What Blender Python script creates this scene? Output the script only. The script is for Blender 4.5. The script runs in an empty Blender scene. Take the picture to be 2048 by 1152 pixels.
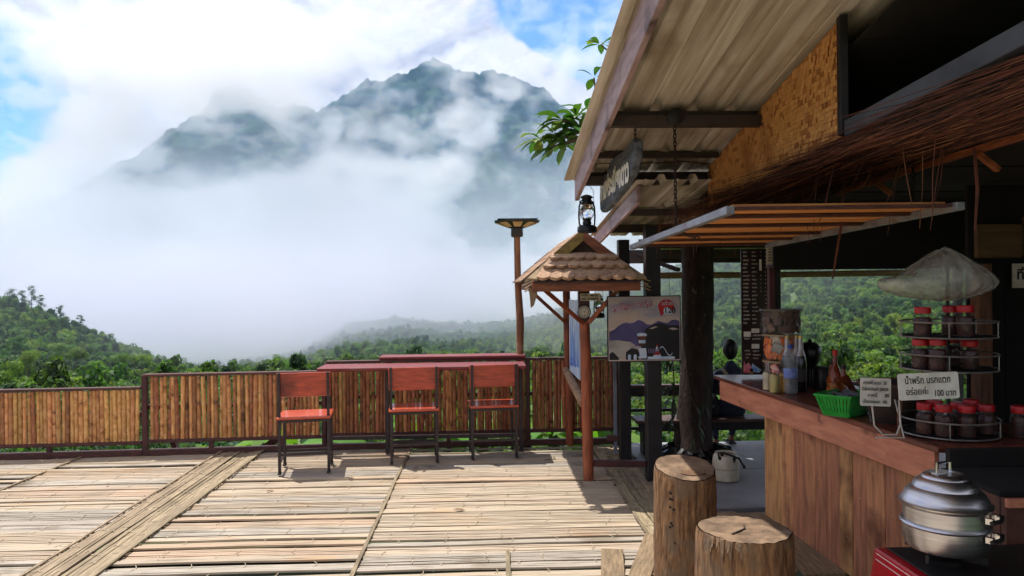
import bpy, bmesh, math, random
import numpy as np
from mathutils import Vector, Matrix, Euler
random.seed(7)
S = bpy.context.scene
NOCLOUD = False
COL = S.collection
rad = math.radians

# ------------------------------------------------------------------ camera
# world axes: +Y runs along the deck boards' seams (away from the viewer), +X right, +Z up, deck at z = 0
F = 1490.0 / 2048.0
EYE = Vector((0, 0, 1.6))
yaw, pitch, roll = math.atan(54 / 1490.0), math.atan(-3.5 / 1490.0), rad(0.6)
_f = Vector((math.sin(yaw), math.cos(yaw), 0)); _r = Vector((math.cos(yaw), -math.sin(yaw), 0)); _u = Vector((0, 0, 1))
_f2 = _f * math.cos(pitch) + _u * math.sin(pitch); _u2 = -_f * math.sin(pitch) + _u * math.cos(pitch)
_r3 = _r * math.cos(roll) - _u2 * math.sin(roll); _u3 = _r * math.sin(roll) + _u2 * math.cos(roll)
cd = bpy.data.cameras.new('camera'); cam = bpy.data.objects.new('camera', cd); COL.objects.link(cam)
cam.matrix_world = Matrix(((_r3.x, _u3.x, -_f2.x, EYE.x), (_r3.y, _u3.y, -_f2.y, EYE.y), (_r3.z, _u3.z, -_f2.z, EYE.z), (0, 0, 0, 1)))
cd.sensor_width = 36; cd.lens = 36 * F; cd.clip_start = 0.05; cd.clip_end = 20000
S.camera = cam

# ------------------------------------------------------------------ sky, sun, exposure
SUN_TRAVEL = Vector((0.27, -0.26, -1.0)).normalized()
world = bpy.data.worlds.new('World'); S.world = world; world.use_nodes = True
def build_world():
    nt = world.node_tree; N = nt.nodes; L = nt.links; N.clear()
    out = N.new('ShaderNodeOutputWorld'); bg = N.new('ShaderNodeBackground')
    sky = N.new('ShaderNodeTexSky'); sky.sky_type = 'NISHITA'; sky.sun_disc = False
    sky.sun_elevation = rad(69.4); sky.sun_rotation = rad(-46); sky.altitude = 800; sky.air_density = 1.0; sky.dust_density = 0.6; sky.ozone_density = 2.0
    tc = N.new('ShaderNodeTexCoord')
    def noise(scale, detail, rough, off, dist=0.0):
        mp = N.new('ShaderNodeMapping'); mp.inputs['Location'].default_value = off; mp.inputs['Scale'].default_value = (1, 1, 1.35)
        L.new(tc.outputs['Generated'], mp.inputs[0])
        n = N.new('ShaderNodeTexNoise'); n.inputs['Scale'].default_value = scale; n.inputs['Detail'].default_value = detail
        n.inputs['Roughness'].default_value = rough; n.inputs['Distortion'].default_value = dist
        L.new(mp.outputs[0], n.inputs['Vector']); return n.outputs[0]
    def math_(op, a, b=None, c=None):
        m = N.new('ShaderNodeMath'); m.operation = op
        for i, x in enumerate((a, b, c)):
            if x is None: continue
            if isinstance(x, (int, float)): m.inputs[i].default_value = x
            else: L.new(x, m.inputs[i])
        return m.outputs[0]
    def lump(d, width):                       # soft lobe of the sky around direction d
        v = N.new('ShaderNodeVectorMath'); v.operation = 'DISTANCE'; v.inputs[1].default_value = Vector(d).normalized()
        L.new(tc.outputs['Generated'], v.inputs[0])
        m = N.new('ShaderNodeMapRange'); m.interpolation_type = 'SMOOTHSTEP'
        m.inputs[1].default_value = width; m.inputs[2].default_value = 0.0; m.inputs[3].default_value = 0.0; m.inputs[4].default_value = 1.0
        L.new(v.outputs['Value'], m.inputs[0]); return m.outputs[0]
    base = noise(3.4, 9, 0.58, (3.1, 1.7, 0.4), 0.25)
    c = math_('ADD', base, 0.10)
    for d, w, a in SKY_LOBES: c = math_('ADD', c, math_('MULTIPLY', lump(d, w), a))
    cov = N.new('ShaderNodeMapRange'); cov.interpolation_type = 'SMOOTHSTEP'
    cov.inputs[1].default_value = 0.46; cov.inputs[2].default_value = 0.56; L.new(c, cov.inputs[0])
    shade = N.new('ShaderNodeMapRange'); shade.inputs[1].default_value = 0.38; shade.inputs[2].default_value = 0.56
    L.new(noise(6.0, 9, 0.62, (9.2, 4.4, 2.0), 0.8), shade.inputs[0])
    mixc = N.new('ShaderNodeMixRGB'); mixc.inputs[1].default_value = CLOUD_DARK; mixc.inputs[2].default_value = CLOUD_LIGHT
    L.new(shade.outputs[0], mixc.inputs[0])
    skym = N.new('ShaderNodeMixRGB'); skym.blend_type = 'MULTIPLY'; skym.inputs[0].default_value = 1; skym.inputs[2].default_value = (0.45, 0.70, 1.05, 1)
    L.new(sky.outputs[0], skym.inputs[1])
    mx = N.new('ShaderNodeMixRGB'); L.new(cov.outputs[0], mx.inputs[0]); L.new(skym.outputs[0], mx.inputs[1]); L.new(mixc.outputs[0], mx.inputs[2])
    L.new(mx.outputs[0], bg.inputs[0]); bg.inputs[1].default_value = SKY_STRENGTH; L.new(bg.outputs[0], out.inputs[0])
SKY_STRENGTH = 0.12
CLOUD_LIGHT = (4.35, 4.35, 4.65, 1); CLOUD_DARK = (2.5, 2.55, 3.2, 1)
def sky_dir(px, py):                           # compass direction as read in the photograph
    return _r3 * ((px - 1024) / 1490) + _f2 - _u3 * ((py - 576) / 1490)
SKY_LOBES = [(sky_dir(1190, 10), 0.14, -1.0), (sky_dir(15, 265), 0.16, -0.36), (sky_dir(500, 120), 0.33, 0.25), (sky_dir(200, 420), 0.2, 0.2), (sky_dir(1050, 210), 0.12, 0.3)]
build_world()
sd = bpy.data.lights.new('sun', 'SUN'); sun = bpy.data.objects.new('sun', sd); COL.objects.link(sun)
sd.energy = 3.2; sd.angle = rad(0.53); sd.color = (1.0, 0.95, 0.87)
sun.rotation_euler = SUN_TRAVEL.to_track_quat('-Z', 'Y').to_euler(); sun.location = (-4, 4, 15)
S.view_settings.view_transform = 'Standard'; S.view_settings.look = 'None'; S.view_settings.gamma = 1.0
S.view_settings.use_curve_mapping = False; S.view_settings.exposure = 0.95
S.render.engine = 'CYCLES'
S.cycles.max_bounces = 12; S.cycles.diffuse_bounces = 3; S.cycles.glossy_bounces = 3; S.cycles.transmission_bounces = 5
S.cycles.transparent_max_bounces = 12; S.cycles.volume_bounces = 9; S.cycles.use_denoising = True; S.cycles.denoising_input_passes = 'RGB_ALBEDO'; S.cycles.denoising_prefilter = 'ACCURATE'
S.cycles.caustics_reflective = False; S.cycles.caustics_refractive = False
S.cycles.sample_clamp_indirect = 6.0; S.cycles.volume_step_rate = 2.2

# ------------------------------------------------------------------ helpers
def lin(r, g, b):
    f = lambda c: (c / 255) / 12.92 if c / 255 <= 0.04045 else ((c / 255 + 0.055) / 1.055) ** 2.4
    return (f(r), f(g), f(b), 1)
_M = {}
def mat(name, c, c2=None, scale=8.0, rough=0.7, metal=0.0, bump=0.0, bscale=None, stretch=(1, 1, 1), rnd=0.0, detail=4, coat=0.0,
        spots=None, lo=0.35, hi=0.65, trans=0.0, spec=0.5, hue=0.0, sub=0.0, ior=1.45, alpha=1.0):
    """procedural material: noise between two colours, optional second coarse stain, bump, per-object variation"""
    if name in _M: return _M[name]
    m = bpy.data.materials.new(name); m.use_nodes = True; nt = m.node_tree; N = nt.nodes; L = nt.links
    b = N['Principled BSDF']; c = tuple(c)[:3] + (1,); c2 = (tuple(c2)[:3] + (1,)) if c2 else tuple(x * 0.7 for x in c[:3]) + (1,)
    tc = N.new('ShaderNodeTexCoord'); oi = N.new('ShaderNodeObjectInfo')
    off = N.new('ShaderNodeVectorMath'); off.operation = 'SCALE'; off.inputs[0].default_value = (37.0, 91.0, 53.0); L.new(oi.outputs['Random'], off.inputs['Scale'])
    add = N.new('ShaderNodeVectorMath'); L.new(tc.outputs['Object'], add.inputs[0]); L.new(off.outputs[0], add.inputs[1])
    mp = N.new('ShaderNodeMapping'); mp.inputs['Scale'].default_value = stretch; L.new(add.outputs[0], mp.inputs[0])
    n = N.new('ShaderNodeTexNoise'); n.inputs['Scale'].default_value = scale; n.inputs['Detail'].default_value = detail; n.inputs['Roughness'].default_value = 0.6
    L.new(mp.outputs[0], n.inputs['Vector'])
    mr = N.new('ShaderNodeMapRange'); mr.inputs[1].default_value = lo; mr.inputs[2].default_value = hi; L.new(n.outputs[0], mr.inputs[0])
    mx = N.new('ShaderNodeMixRGB'); mx.inputs[1].default_value = c; mx.inputs[2].default_value = c2; L.new(mr.outputs[0], mx.inputs[0])
    col = mx.outputs[0]
    if spots:                                    # (colour, scale, lo, hi)
        n2 = N.new('ShaderNodeTexNoise'); n2.inputs['Scale'].default_value = spots[1]; n2.inputs['Detail'].default_value = 6; L.new(add.outputs[0], n2.inputs['Vector'])
        m2 = N.new('ShaderNodeMapRange'); m2.inputs[1].default_value = spots[2]; m2.inputs[2].default_value = spots[3]; L.new(n2.outputs[0], m2.inputs[0])
        x2 = N.new('ShaderNodeMixRGB'); x2.inputs[2].default_value = tuple(spots[0])[:3] + (1,); L.new(m2.outputs[0], x2.inputs[0]); L.new(col, x2.inputs[1]); col = x2.outputs[0]
    if rnd or hue:
        hs = N.new('ShaderNodeHueSaturation'); L.new(col, hs.inputs['Color'])
        v = N.new('ShaderNodeMapRange'); v.inputs[3].default_value = 1 - rnd; v.inputs[4].default_value = 1 + rnd; L.new(oi.outputs['Random'], v.inputs[0]); L.new(v.outputs[0], hs.inputs['Value'])
        if hue:
            w = N.new('ShaderNodeMath'); w.operation = 'MULTIPLY'; w.inputs[1].default_value = 7.31; L.new(oi.outputs['Random'], w.inputs[0])
            w2 = N.new('ShaderNodeMath'); w2.operation = 'FRACT'; L.new(w.outputs[0], w2.inputs[0])
            h = N.new('ShaderNodeMapRange'); h.inputs[3].default_value = 0.5 - hue; h.inputs[4].default_value = 0.5 + hue; L.new(w2.outputs[0], h.inputs[0]); L.new(h.outputs[0], hs.inputs['Hue'])
        col = hs.outputs[0]
    L.new(col, b.inputs['Base Color'])
    b.inputs['Roughness'].default_value = rough; b.inputs['Metallic'].default_value = metal; b.inputs['Specular IOR Level'].default_value = spec
    b.inputs['Transmission Weight'].default_value = trans; b.inputs['IOR'].default_value = ior
    b.inputs['Alpha'].default_value = alpha
    if coat: b.inputs['Coat Weight'].default_value = coat; b.inputs['Coat Roughness'].default_value = 0.15
    if sub: b.inputs['Subsurface Weight'].default_value = sub
    if bump:
        n3 = N.new('ShaderNodeTexNoise'); n3.inputs['Scale'].default_value = bscale or scale * 3; n3.inputs['Detail'].default_value = 5; L.new(mp.outputs[0], n3.inputs['Vector'])
        bp = N.new('ShaderNodeBump'); bp.inputs['Strength'].default_value = bump; bp.inputs['Distance'].default_value = 0.01; L.new(n3.outputs[0], bp.inputs['Height']); L.new(bp.outputs[0], b.inputs['Normal'])
    _M[name] = m; return m

class MB:
    """collects shapes in world coordinates; build() links them as ONE mesh object"""
    def __init__(s): s.v = []; s.f = []; s.m = []; s.cur = 0
    def add(s, vs, fs):
        o = len(s.v); s.v += [tuple(v) for v in vs]
        for f in fs: s.f.append(tuple(o + i for i in f)); s.m.append(s.cur)
        return s
    def box(s, c, d, rot=None):
        R = Euler(rot).to_matrix() if rot else None; vs = []
        for x in (-.5, .5):
            for y in (-.5, .5):
                for z in (-.5, .5):
                    p = Vector((x * d[0], y * d[1], z * d[2])); p = R @ p if R else p; vs.append(p + Vector(c))
        return s.add(vs, [(0, 1, 3, 2), (4, 6, 7, 5), (0, 4, 5, 1), (2, 3, 7, 6), (0, 2, 6, 4), (1, 5, 7, 3)])
    def bx(s, x0, x1, y0, y1, z0, z1): return s.box(((x0 + x1) / 2, (y0 + y1) / 2, (z0 + z1) / 2), (x1 - x0, y1 - y0, z1 - z0))
    def beam(s, p, q, w, h, up=(0, 0, 1)):
        p, q = Vector(p), Vector(q); d = (q - p).normalized(); u = Vector(up); sd = d.cross(u)
        if sd.length < 1e-5: sd = d.cross(Vector((0, 1, 0)))
        sd.normalize(); u = sd.cross(d); vs = []
        for e in (p, q):
            for a, b in ((-1, -1), (1, -1), (1, 1), (-1, 1)): vs.append(e + sd * a * w / 2 + u * b * h / 2)
        return s.add(vs, [(0, 1, 2, 3), (7, 6, 5, 4), (0, 4, 5, 1), (1, 5, 6, 2), (2, 6, 7, 3), (3, 7, 4, 0)])
    def tube(s, pts, r, n=8, cap=True, closed=False):
        pts = [Vector(p) for p in pts]; k = len(pts); rs = r if isinstance(r, (list, tuple)) else [r] * k; vs = []; prev = None
        for i, p in enumerate(pts):
            t = (pts[(i + 1) % k] - pts[i - 1]) if closed else (pts[min(i + 1, k - 1)] - pts[max(i - 1, 0)])
            t.normalize()
            if prev is None: a = t.orthogonal().normalized() if abs(t.z) < .95 else Vector((1, 0, 0))
            else: a = prev
            a = (a - t * a.dot(t)).normalized(); b = t.cross(a); prev = a
            for j in range(n):
                q = 2 * math.pi * j / n; vs.append(p + (a * math.cos(q) + b * math.sin(q)) * rs[i])
        fs = []
        for i in range(k if closed else k - 1):
            for j in range(n):
                i2 = (i + 1) % k; fs.append((i * n + j, i * n + (j + 1) % n, i2 * n + (j + 1) % n, i2 * n + j))
        if cap and not closed: fs += [tuple(range(n - 1, -1, -1)), tuple((k - 1) * n + j for j in range(n))]
        return s.add(vs, fs)
    def lathe(s, prof, c=(0, 0, 0), n=20, axis=None, caps=True):
        vs = []; fs = []; k = len(prof); Q = Vector((0, 0, 1)).rotation_difference(Vector(axis).normalized()).to_matrix() if axis else None
        for r, z in prof:
            for j in range(n):
                q = 2 * math.pi * j / n; p = Vector((r * math.cos(q), r * math.sin(q), z)); p = Q @ p if Q else p; vs.append(p + Vector(c))
        for i in range(k - 1):
            for j in range(n): fs.append((i * n + j, i * n + (j + 1) % n, (i + 1) * n + (j + 1) % n, (i + 1) * n + j))
        if caps: fs += [tuple(range(n - 1, -1, -1)), tuple((k - 1) * n + j for j in range(n))]
        return s.add(vs, fs)
    def prism(s, poly, off):
        n = len(poly); off = Vector(off); a = [Vector(p) for p in poly]; vs = a + [p + off for p in a]
        return s.add(vs, [tuple(range(n - 1, -1, -1)), tuple(range(n, 2 * n))] + [(i, (i + 1) % n, n + (i + 1) % n, n + i) for i in range(n)])
    def poly(s, pts): return s.add(pts, [tuple(range(len(pts)))])
    def build(s, name, m, parent=None, smooth=False, bevel=0.0, origin=None):
        o0 = Vector(origin) if origin is not None else (_org(parent) if parent else None)
        if o0 is None:
            lo = Vector((min(v[0] for v in s.v), min(v[1] for v in s.v), min(v[2] for v in s.v))); hi = Vector((max(v[0] for v in s.v), max(v[1] for v in s.v), max(v[2] for v in s.v)))
            o0 = Vector(((lo.x + hi.x) / 2, (lo.y + hi.y) / 2, lo.z))
        me = bpy.data.meshes.new(name); me.from_pydata([tuple(Vector(v) - o0) for v in s.v], [], s.f)
        ms = m if isinstance(m, (list, tuple)) else [m]
        for x in ms: me.materials.append(x)
        if len(ms) > 1: me.polygons.foreach_set('material_index', s.m)
        bm = bmesh.new(); bm.from_mesh(me); bmesh.ops.recalc_face_normals(bm, faces=bm.faces)
        if bevel: bmesh.ops.bevel(bm, geom=[e for e in bm.edges if len(e.link_faces) == 2 and e.calc_face_angle(0) > 0.6], offset=bevel, segments=1, affect='EDGES', clamp_overlap=True)
        bm.to_mesh(me); bm.free()
        if smooth: me.shade_smooth(); me.set_sharp_from_angle(angle=rad(40))
        o = bpy.data.objects.new(name, me); COL.objects.link(o)
        if parent: o.parent = parent; o['_o'] = o0
        else: o.location = o0; o['_o'] = o0
        return o
def _org(p): return Vector(p['_o'])
def tag(o, label=None, cat=None, group=None, kind=None):
    if label: o['label'] = label
    if cat: o['category'] = cat
    if group: o['group'] = group
    if kind: o['kind'] = kind
    return o
def thing(name, label, cat, loc=(0, 0, 0), group=None, rz=0.0):
    o = bpy.data.objects.new(name, None); COL.objects.link(o); o.location = loc; o.rotation_euler = (0, 0, rz); o['_o'] = Vector(loc) if rz == 0 else Vector((0, 0, 0))
    o.empty_display_size = 0.1
    return tag(o, label, cat, group)
def local_thing(name, label, cat, loc=(0, 0, 0), group=None, rz=0.0):    # parts are written in the thing's own coordinates
    o = thing(name, label, cat, loc, group); o['_o'] = Vector((0, 0, 0)); o.rotation_euler = (0, 0, rz); return o
def copy_tree(o, parent=None):
    c = o.copy(); COL.objects.link(c)
    if parent: c.parent = parent
    for ch in [x for x in bpy.data.objects if x.parent == o and x is not c]: copy_tree(ch, c)
    return c
def link_copy(o, parent, loc=None, rot=None, scale=None):
    c = o.copy(); COL.objects.link(c); c.parent = parent
    if loc is not None: c.location = loc
    if rot is not None: c.rotation_euler = rot
    if scale is not None: c.scale = scale
    return c
def text(body, size, m, parent, loc, rot=(math.pi / 2, 0, 0), name='lettering', align='LEFT', shear=0.0, bold=0.0, sx=1.0):
    cu = bpy.data.curves.new(name, 'FONT'); cu.body = body; cu.size = size; cu.align_x = align; cu.shear = shear; cu.extrude = 0.0004; cu.offset = bold
    tmp = bpy.data.objects.new(name, cu); me = bpy.data.meshes.new_from_object(tmp); me.materials.clear(); me.materials.append(m); bpy.data.objects.remove(tmp)
    o = bpy.data.objects.new(name, me); COL.objects.link(o); o.scale = (sx, 1, 1)
    o.parent = parent; o.location = Vector(loc) - (_org(parent) if parent else Vector((0, 0, 0))); o.rotation_euler = rot; o['_o'] = Vector(loc); o['kind'] = 'stuff'; return o
def U(a, b): return random.uniform(a, b)
# vectorised value noise for terrain
_rng = np.random.RandomState(11); _tab = _rng.rand(256, 256)
def vnoise(x, y):
    xi = np.floor(x).astype(int); yi = np.floor(y).astype(int); fx = x - xi; fy = y - yi; fx = fx * fx * (3 - 2 * fx); fy = fy * fy * (3 - 2 * fy)
    g = lambda a, b: _tab[a & 255, b & 255]
    return (g(xi, yi) * (1 - fx) + g(xi + 1, yi) * fx) * (1 - fy) + (g(xi, yi + 1) * (1 - fx) + g(xi + 1, yi + 1) * fx) * fy
def fbm(x, y, o=5, ridged=False):
    s = 0; a = 0.5
    for i in range(o):
        n = vnoise(x * 2 ** i + 17.3 * i, y * 2 ** i + 5.1 * i); n = 1 - abs(2 * n - 1) if ridged else n
        s = s + a * n; a *= 0.5
    return s
# ------------------------------------------------------------------ terrain, mountain, forest, mist
def leaf_mesh(name, n, shape, size, mats, aspect=1.0, seed=1, droop=0.0, surface=0.6):
    """many leaf-sized faces through a crown's volume; shape = list of (centre, radii)"""
    R = random.Random(seed); mb = MB()
    for i in range(n):
        c, r = shape[R.randrange(len(shape))]
        while True:
            d = Vector((R.uniform(-1, 1), R.uniform(-1, 1), R.uniform(-1, 1)))
            if 0.05 < d.length < 1: break
        k = R.uniform(surface, 1.0); d = d.normalized() * k
        p = Vector((c[0] + d.x * r[0], c[1] + d.y * r[1], c[2] + d.z * r[2]))
        nn = (d.normalized() + Vector((R.uniform(-1, 1), R.uniform(-1, 1), R.uniform(-.5, 1.2))) * 0.8).normalized()
        t = nn.orthogonal().normalized(); t = Matrix.Rotation(R.uniform(0, 6.28), 3, nn) @ t; b = nn.cross(t)
        s = size * R.uniform(0.6, 1.3); l = s * aspect; q = nn * s * 0.18
        mb.cur = R.randrange(len(mats))
        mb.add([p - t * l, p + b * s * 0.5 - q * .5, p + t * l - q * 1.6 - Vector((0, 0, droop * l)), p - b * s * 0.5 - q * .5], [(0, 1, 2), (0, 2, 3)])
    return mb
def leaf_mat(name, a, b, rough=0.55, rnd=0.25, tr=0.42, scale=0.6, wide=False):
    if name in _M: return _M[name]
    m = mat(name, a, b, scale=scale, rough=rough, rnd=rnd, hue=0.02, spec=0.3); nt = m.node_tree; N = nt.nodes; L = nt.links; bs = N['Principled BSDF']; out = N['Material Output']
    t = N.new('ShaderNodeBsdfTranslucent'); src = bs.inputs['Base Color'].links[0].from_socket
    g = N.new('ShaderNodeMixRGB'); g.blend_type = 'MULTIPLY'; g.inputs[0].default_value = 1; g.inputs[2].default_value = (1.3, 1.5, 0.6, 1); L.new(src, g.inputs[1]); L.new(g.outputs[0], t.inputs[0])
    if wide:                                  # stands of different species: slow change of tone over the hillside
        ge = N.new('ShaderNodeNewGeometry'); wn = N.new('ShaderNodeTexNoise'); wn.inputs['Scale'].default_value = 0.022; wn.inputs['Detail'].default_value = 5; L.new(ge.outputs['Position'], wn.inputs['Vector'])
        wr = N.new('ShaderNodeMapRange'); wr.inputs[1].default_value = 0.36; wr.inputs[2].default_value = 0.64; L.new(wn.outputs[0], wr.inputs[0])
        wm = N.new('ShaderNodeMixRGB'); wm.inputs[1].default_value = (0.62, 0.74, 0.9, 1); wm.inputs[2].default_value = (1.45, 1.3, 0.9, 1); L.new(wr.outputs[0], wm.inputs[0])
        wx = N.new('ShaderNodeMixRGB'); wx.blend_type = 'MULTIPLY'; wx.inputs[0].default_value = 1; L.new(src, wx.inputs[1]); L.new(wm.outputs[0], wx.inputs[2]); L.new(wx.outputs[0], bs.inputs['Base Color']); L.new(wx.outputs[0], g.inputs[1])
    mx = N.new('ShaderNodeMixShader'); mx.inputs[0].default_value = tr; L.new(bs.outputs[0], mx.inputs[1]); L.new(t.outputs[0], mx.inputs[2]); L.new(mx.outputs[0], out.inputs['Surface']); return m
LEAF = [leaf_mat('leaf_mid', (0.09, 0.172, 0.042), (0.062, 0.125, 0.032), wide=True), leaf_mat('leaf_bright', (0.14, 0.235, 0.05), (0.10, 0.175, 0.038), wide=True), leaf_mat('leaf_dark', (0.036, 0.078, 0.034), (0.026, 0.055, 0.026), wide=True)]
OLIVE = leaf_mat('leaf_olive', (0.13, 0.15, 0.05), (0.09, 0.11, 0.035), wide=True); TEAL = leaf_mat('leaf_bluegreen', (0.05, 0.105, 0.05), (0.035, 0.075, 0.038), wide=True)
soil = mat('hill_undergrowth', (0.03, 0.06, 0.015), (0.05, 0.085, 0.02), scale=0.08, rough=0.95, bump=0.6, bscale=0.6)

# u = picture column used as compass bearing (u = 970 straight ahead along +Y, 1490 columns per tan)
_cu = [-2500, -400, 0, 90, 150, 260, 330, 400, 450, 600, 700, 800, 900, 1000, 1100, 1200, 1300, 1450, 1600, 2048, 2600, 5000]
_cy = [500, 545, 603, 625, 648, 690, 712, 730, 728, 706, 655, 648, 660, 662, 640, 600, 562, 520, 480, 440, 450, 470]
_cd = [350, 350, 380, 380, 380, 390, 420, 500, 560, 640, 680, 680, 680, 660, 640, 600, 560, 520, 480, 460, 460, 460]
def ground_h(x, y):
    d = np.hypot(x, y); u = 970 + 1490 * x / np.maximum(y, 0.25 * d + 1e-6)
    u = np.clip(u, -2500, 5000)
    dc = np.interp(u, _cu, _cd); yc = np.interp(u, _cu, _cy); zc = 1.6 - (yc - 576) / 1490 * dc
    k = np.array([0, 7.6, 9, 14, 30, 80, 150])
    zk = np.array([-1.0, -1.0, -1.2, -2.0, -4.6, -10.5, -17.0])
    near = np.interp(d, k, zk); t = np.clip((d - 150) / (dc - 150), 0, 1)
    up = 1.6 - (760 + (yc - 760) * t - 576) / 1490 * d
    z = np.where(d < 150, near, up)
    s = np.clip((d - dc) / 420, 0, 1); s = s * s * (3 - 2 * s)
    z = np.where(d > dc, zc + (np.minimum(-85, zc - 30) - zc) * s, z)
    amp = np.clip((d - 25) * 0.016, 0, 9)
    return z + amp * (fbm(x / 70 + 3, y / 70 + 8, 5) - 0.48) * 1.6
def grid_mesh(name, X, Y, Z, m, wrap=False):
    a, b = X.shape; vs = np.stack([X.ravel(), Y.ravel(), Z.ravel()], 1); i = np.arange(a * b).reshape(a, b)
    if wrap: i = np.concatenate([i, i[:1]], 0)
    q = np.stack([i[:-1, :-1], i[1:, :-1], i[1:, 1:], i[:-1, 1:]], -1).reshape(-1, 4)
    me = bpy.data.meshes.new(name); me.from_pydata(vs.tolist(), [], q.tolist()); me.materials.append(m); me.shade_smooth()
    o = bpy.data.objects.new(name, me); COL.objects.link(o); return o
def build_terrain():
    az = np.concatenate([np.linspace(-0.95, 0.95, 420), np.linspace(0.95, 2 * math.pi - 0.95, 80)[1:-1]])
    d = np.concatenate([np.linspace(0.5, 30, 24), np.geomspace(33, 2600, 110)])
    A, D = np.meshgrid(az, d, indexing='ij'); X = D * np.sin(A); Y = D * np.cos(A)
    Z = ground_h(X, Y); g = grid_mesh('ground', X, Y, Z, soil, wrap=True)
    # flip normals up
    g.data.flip_normals(); tag(g, 'green hillsides and valley below the deck', None, None, 'structure')
    # far massif
    us = np.linspace(-500, 1900, 760); ds = np.concatenate([np.linspace(1750, 3060, 300), np.linspace(3080, 4300, 40)]); Uu, D = np.meshgrid(us, ds, indexing='ij')
    mu = [-700, -300, 0, 150, 250, 330, 420, 450, 482, 515, 560, 600, 640, 665, 690, 740, 770, 800, 825, 845, 872, 895, 920, 950, 985, 1010, 1040, 1090, 1130, 1180, 1260, 1400, 1600, 2000, 2700]
    my = [500, 470, 430, 380, 330, 275, 215, 186, 166, 182, 214, 208, 222, 212, 190, 155, 165, 150, 146, 134, 114, 126, 142, 150, 146, 148, 158, 176, 215, 262, 320, 370, 400, 430, 470]
    DC = 3000; crest = 1.6 + (574 - np.interp(Uu, mu, my)) / 1490 * DC
    xx = (Uu - 970) / 1490 * D
    w = np.where(D < DC, np.clip((D - 1900) / (DC - 1900), 0, 1), np.clip(1 - (D - DC) / 1300, 0, 1))
    prof = np.where(D < DC, 0.42 * w + 0.58 * w ** 3.2, w ** 1.3)
    rid = fbm(xx / 260 + 2, D / 620 + 4, 6, True) - 0.62; rid2 = fbm(xx / 75 + 7, D / 120 + 1, 4, True) - 0.6
    Z = -90 + (crest + 90) * prof + (rid * 330 * w * (1 - w) * 4 * 0.8 + rid2 * 62 * (0.35 + w * 0.6)) * np.clip(1.15 - w, 0.12, 1)
    Z = Z + (fbm(xx / 16, D / 26, 4) - 0.45) * 30 * (0.4 + 0.6 * w) + (fbm(xx / 45 + 9, D / 260, 3, True) - .6) * 40 * w * np.clip(1.1 - w, .15, 1)
    rock = mat('mountain_forest', (0.022, 0.05, 0.03), (0.045, 0.085, 0.035), scale=0.05, rough=1.0, detail=8, bump=1.0, bscale=0.08, spots=((0.13, 0.14, 0.13), 0.010, 0.62, 0.74), spec=0.1)
    mo = grid_mesh('mountain', xx, D + (fbm(xx / 90, Z / 60, 4) - .5) * 120, Z, rock); mo.data.flip_normals(); tag(mo, 'craggy forested mountain half hidden by cloud', None, None, 'structure')
build_terrain()

def gn_scatter(name, pts, scl, rotz, protos, label, cat):
    """one object that instances leafy crowns on points (a wood that reads as one mass)"""
    me = bpy.data.meshes.new(name); me.from_pydata(pts, [], [])
    a = me.attributes.new('scl', 'FLOAT_VECTOR', 'POINT'); a.data.foreach_set('vector', np.array(scl, dtype=np.float32).ravel())
    r = me.attributes.new('rot', 'FLOAT_VECTOR', 'POINT'); r.data.foreach_set('vector', np.array(rotz, dtype=np.float32).ravel())
    o = bpy.data.objects.new(name, me); COL.objects.link(o); c = bpy.data.collections.new(name + '_source')
    for p in protos: c.objects.link(p); COL.objects.unlink(p)
    ng = bpy.data.node_groups.new(name, 'GeometryNodeTree'); ng.interface.new_socket('Geometry', in_out='INPUT', socket_type='NodeSocketGeometry'); ng.interface.new_socket('Geometry', in_out='OUTPUT', socket_type='NodeSocketGeometry')
    N = ng.nodes; L = ng.links; gi = N.new('NodeGroupInput'); go = N.new('NodeGroupOutput'); iop = N.new('GeometryNodeInstanceOnPoints'); ci = N.new('GeometryNodeCollectionInfo')
    ci.inputs['Collection'].default_value = c; ci.inputs['Separate Children'].default_value = True; ci.inputs['Reset Children'].default_value = True
    m2p = N.new('GeometryNodeMeshToPoints'); L.new(gi.outputs[0], m2p.inputs[0]); L.new(m2p.outputs[0], iop.inputs['Points']); L.new(ci.outputs[0], iop.inputs['Instance']); iop.inputs['Pick Instance'].default_value = True
    s = N.new('GeometryNodeInputNamedAttribute'); s.data_type = 'FLOAT_VECTOR'; s.inputs[0].default_value = 'scl'; L.new(s.outputs[0], iop.inputs['Scale'])
    t = N.new('GeometryNodeInputNamedAttribute'); t.data_type = 'FLOAT_VECTOR'; t.inputs[0].default_value = 'rot'; L.new(t.outputs[0], iop.inputs['Rotation'])
    L.new(iop.outputs[0], go.inputs[0]); md = o.modifiers.new('scatter', 'NODES'); md.node_group = ng
    return tag(o, label, None, None, 'stuff')
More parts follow.
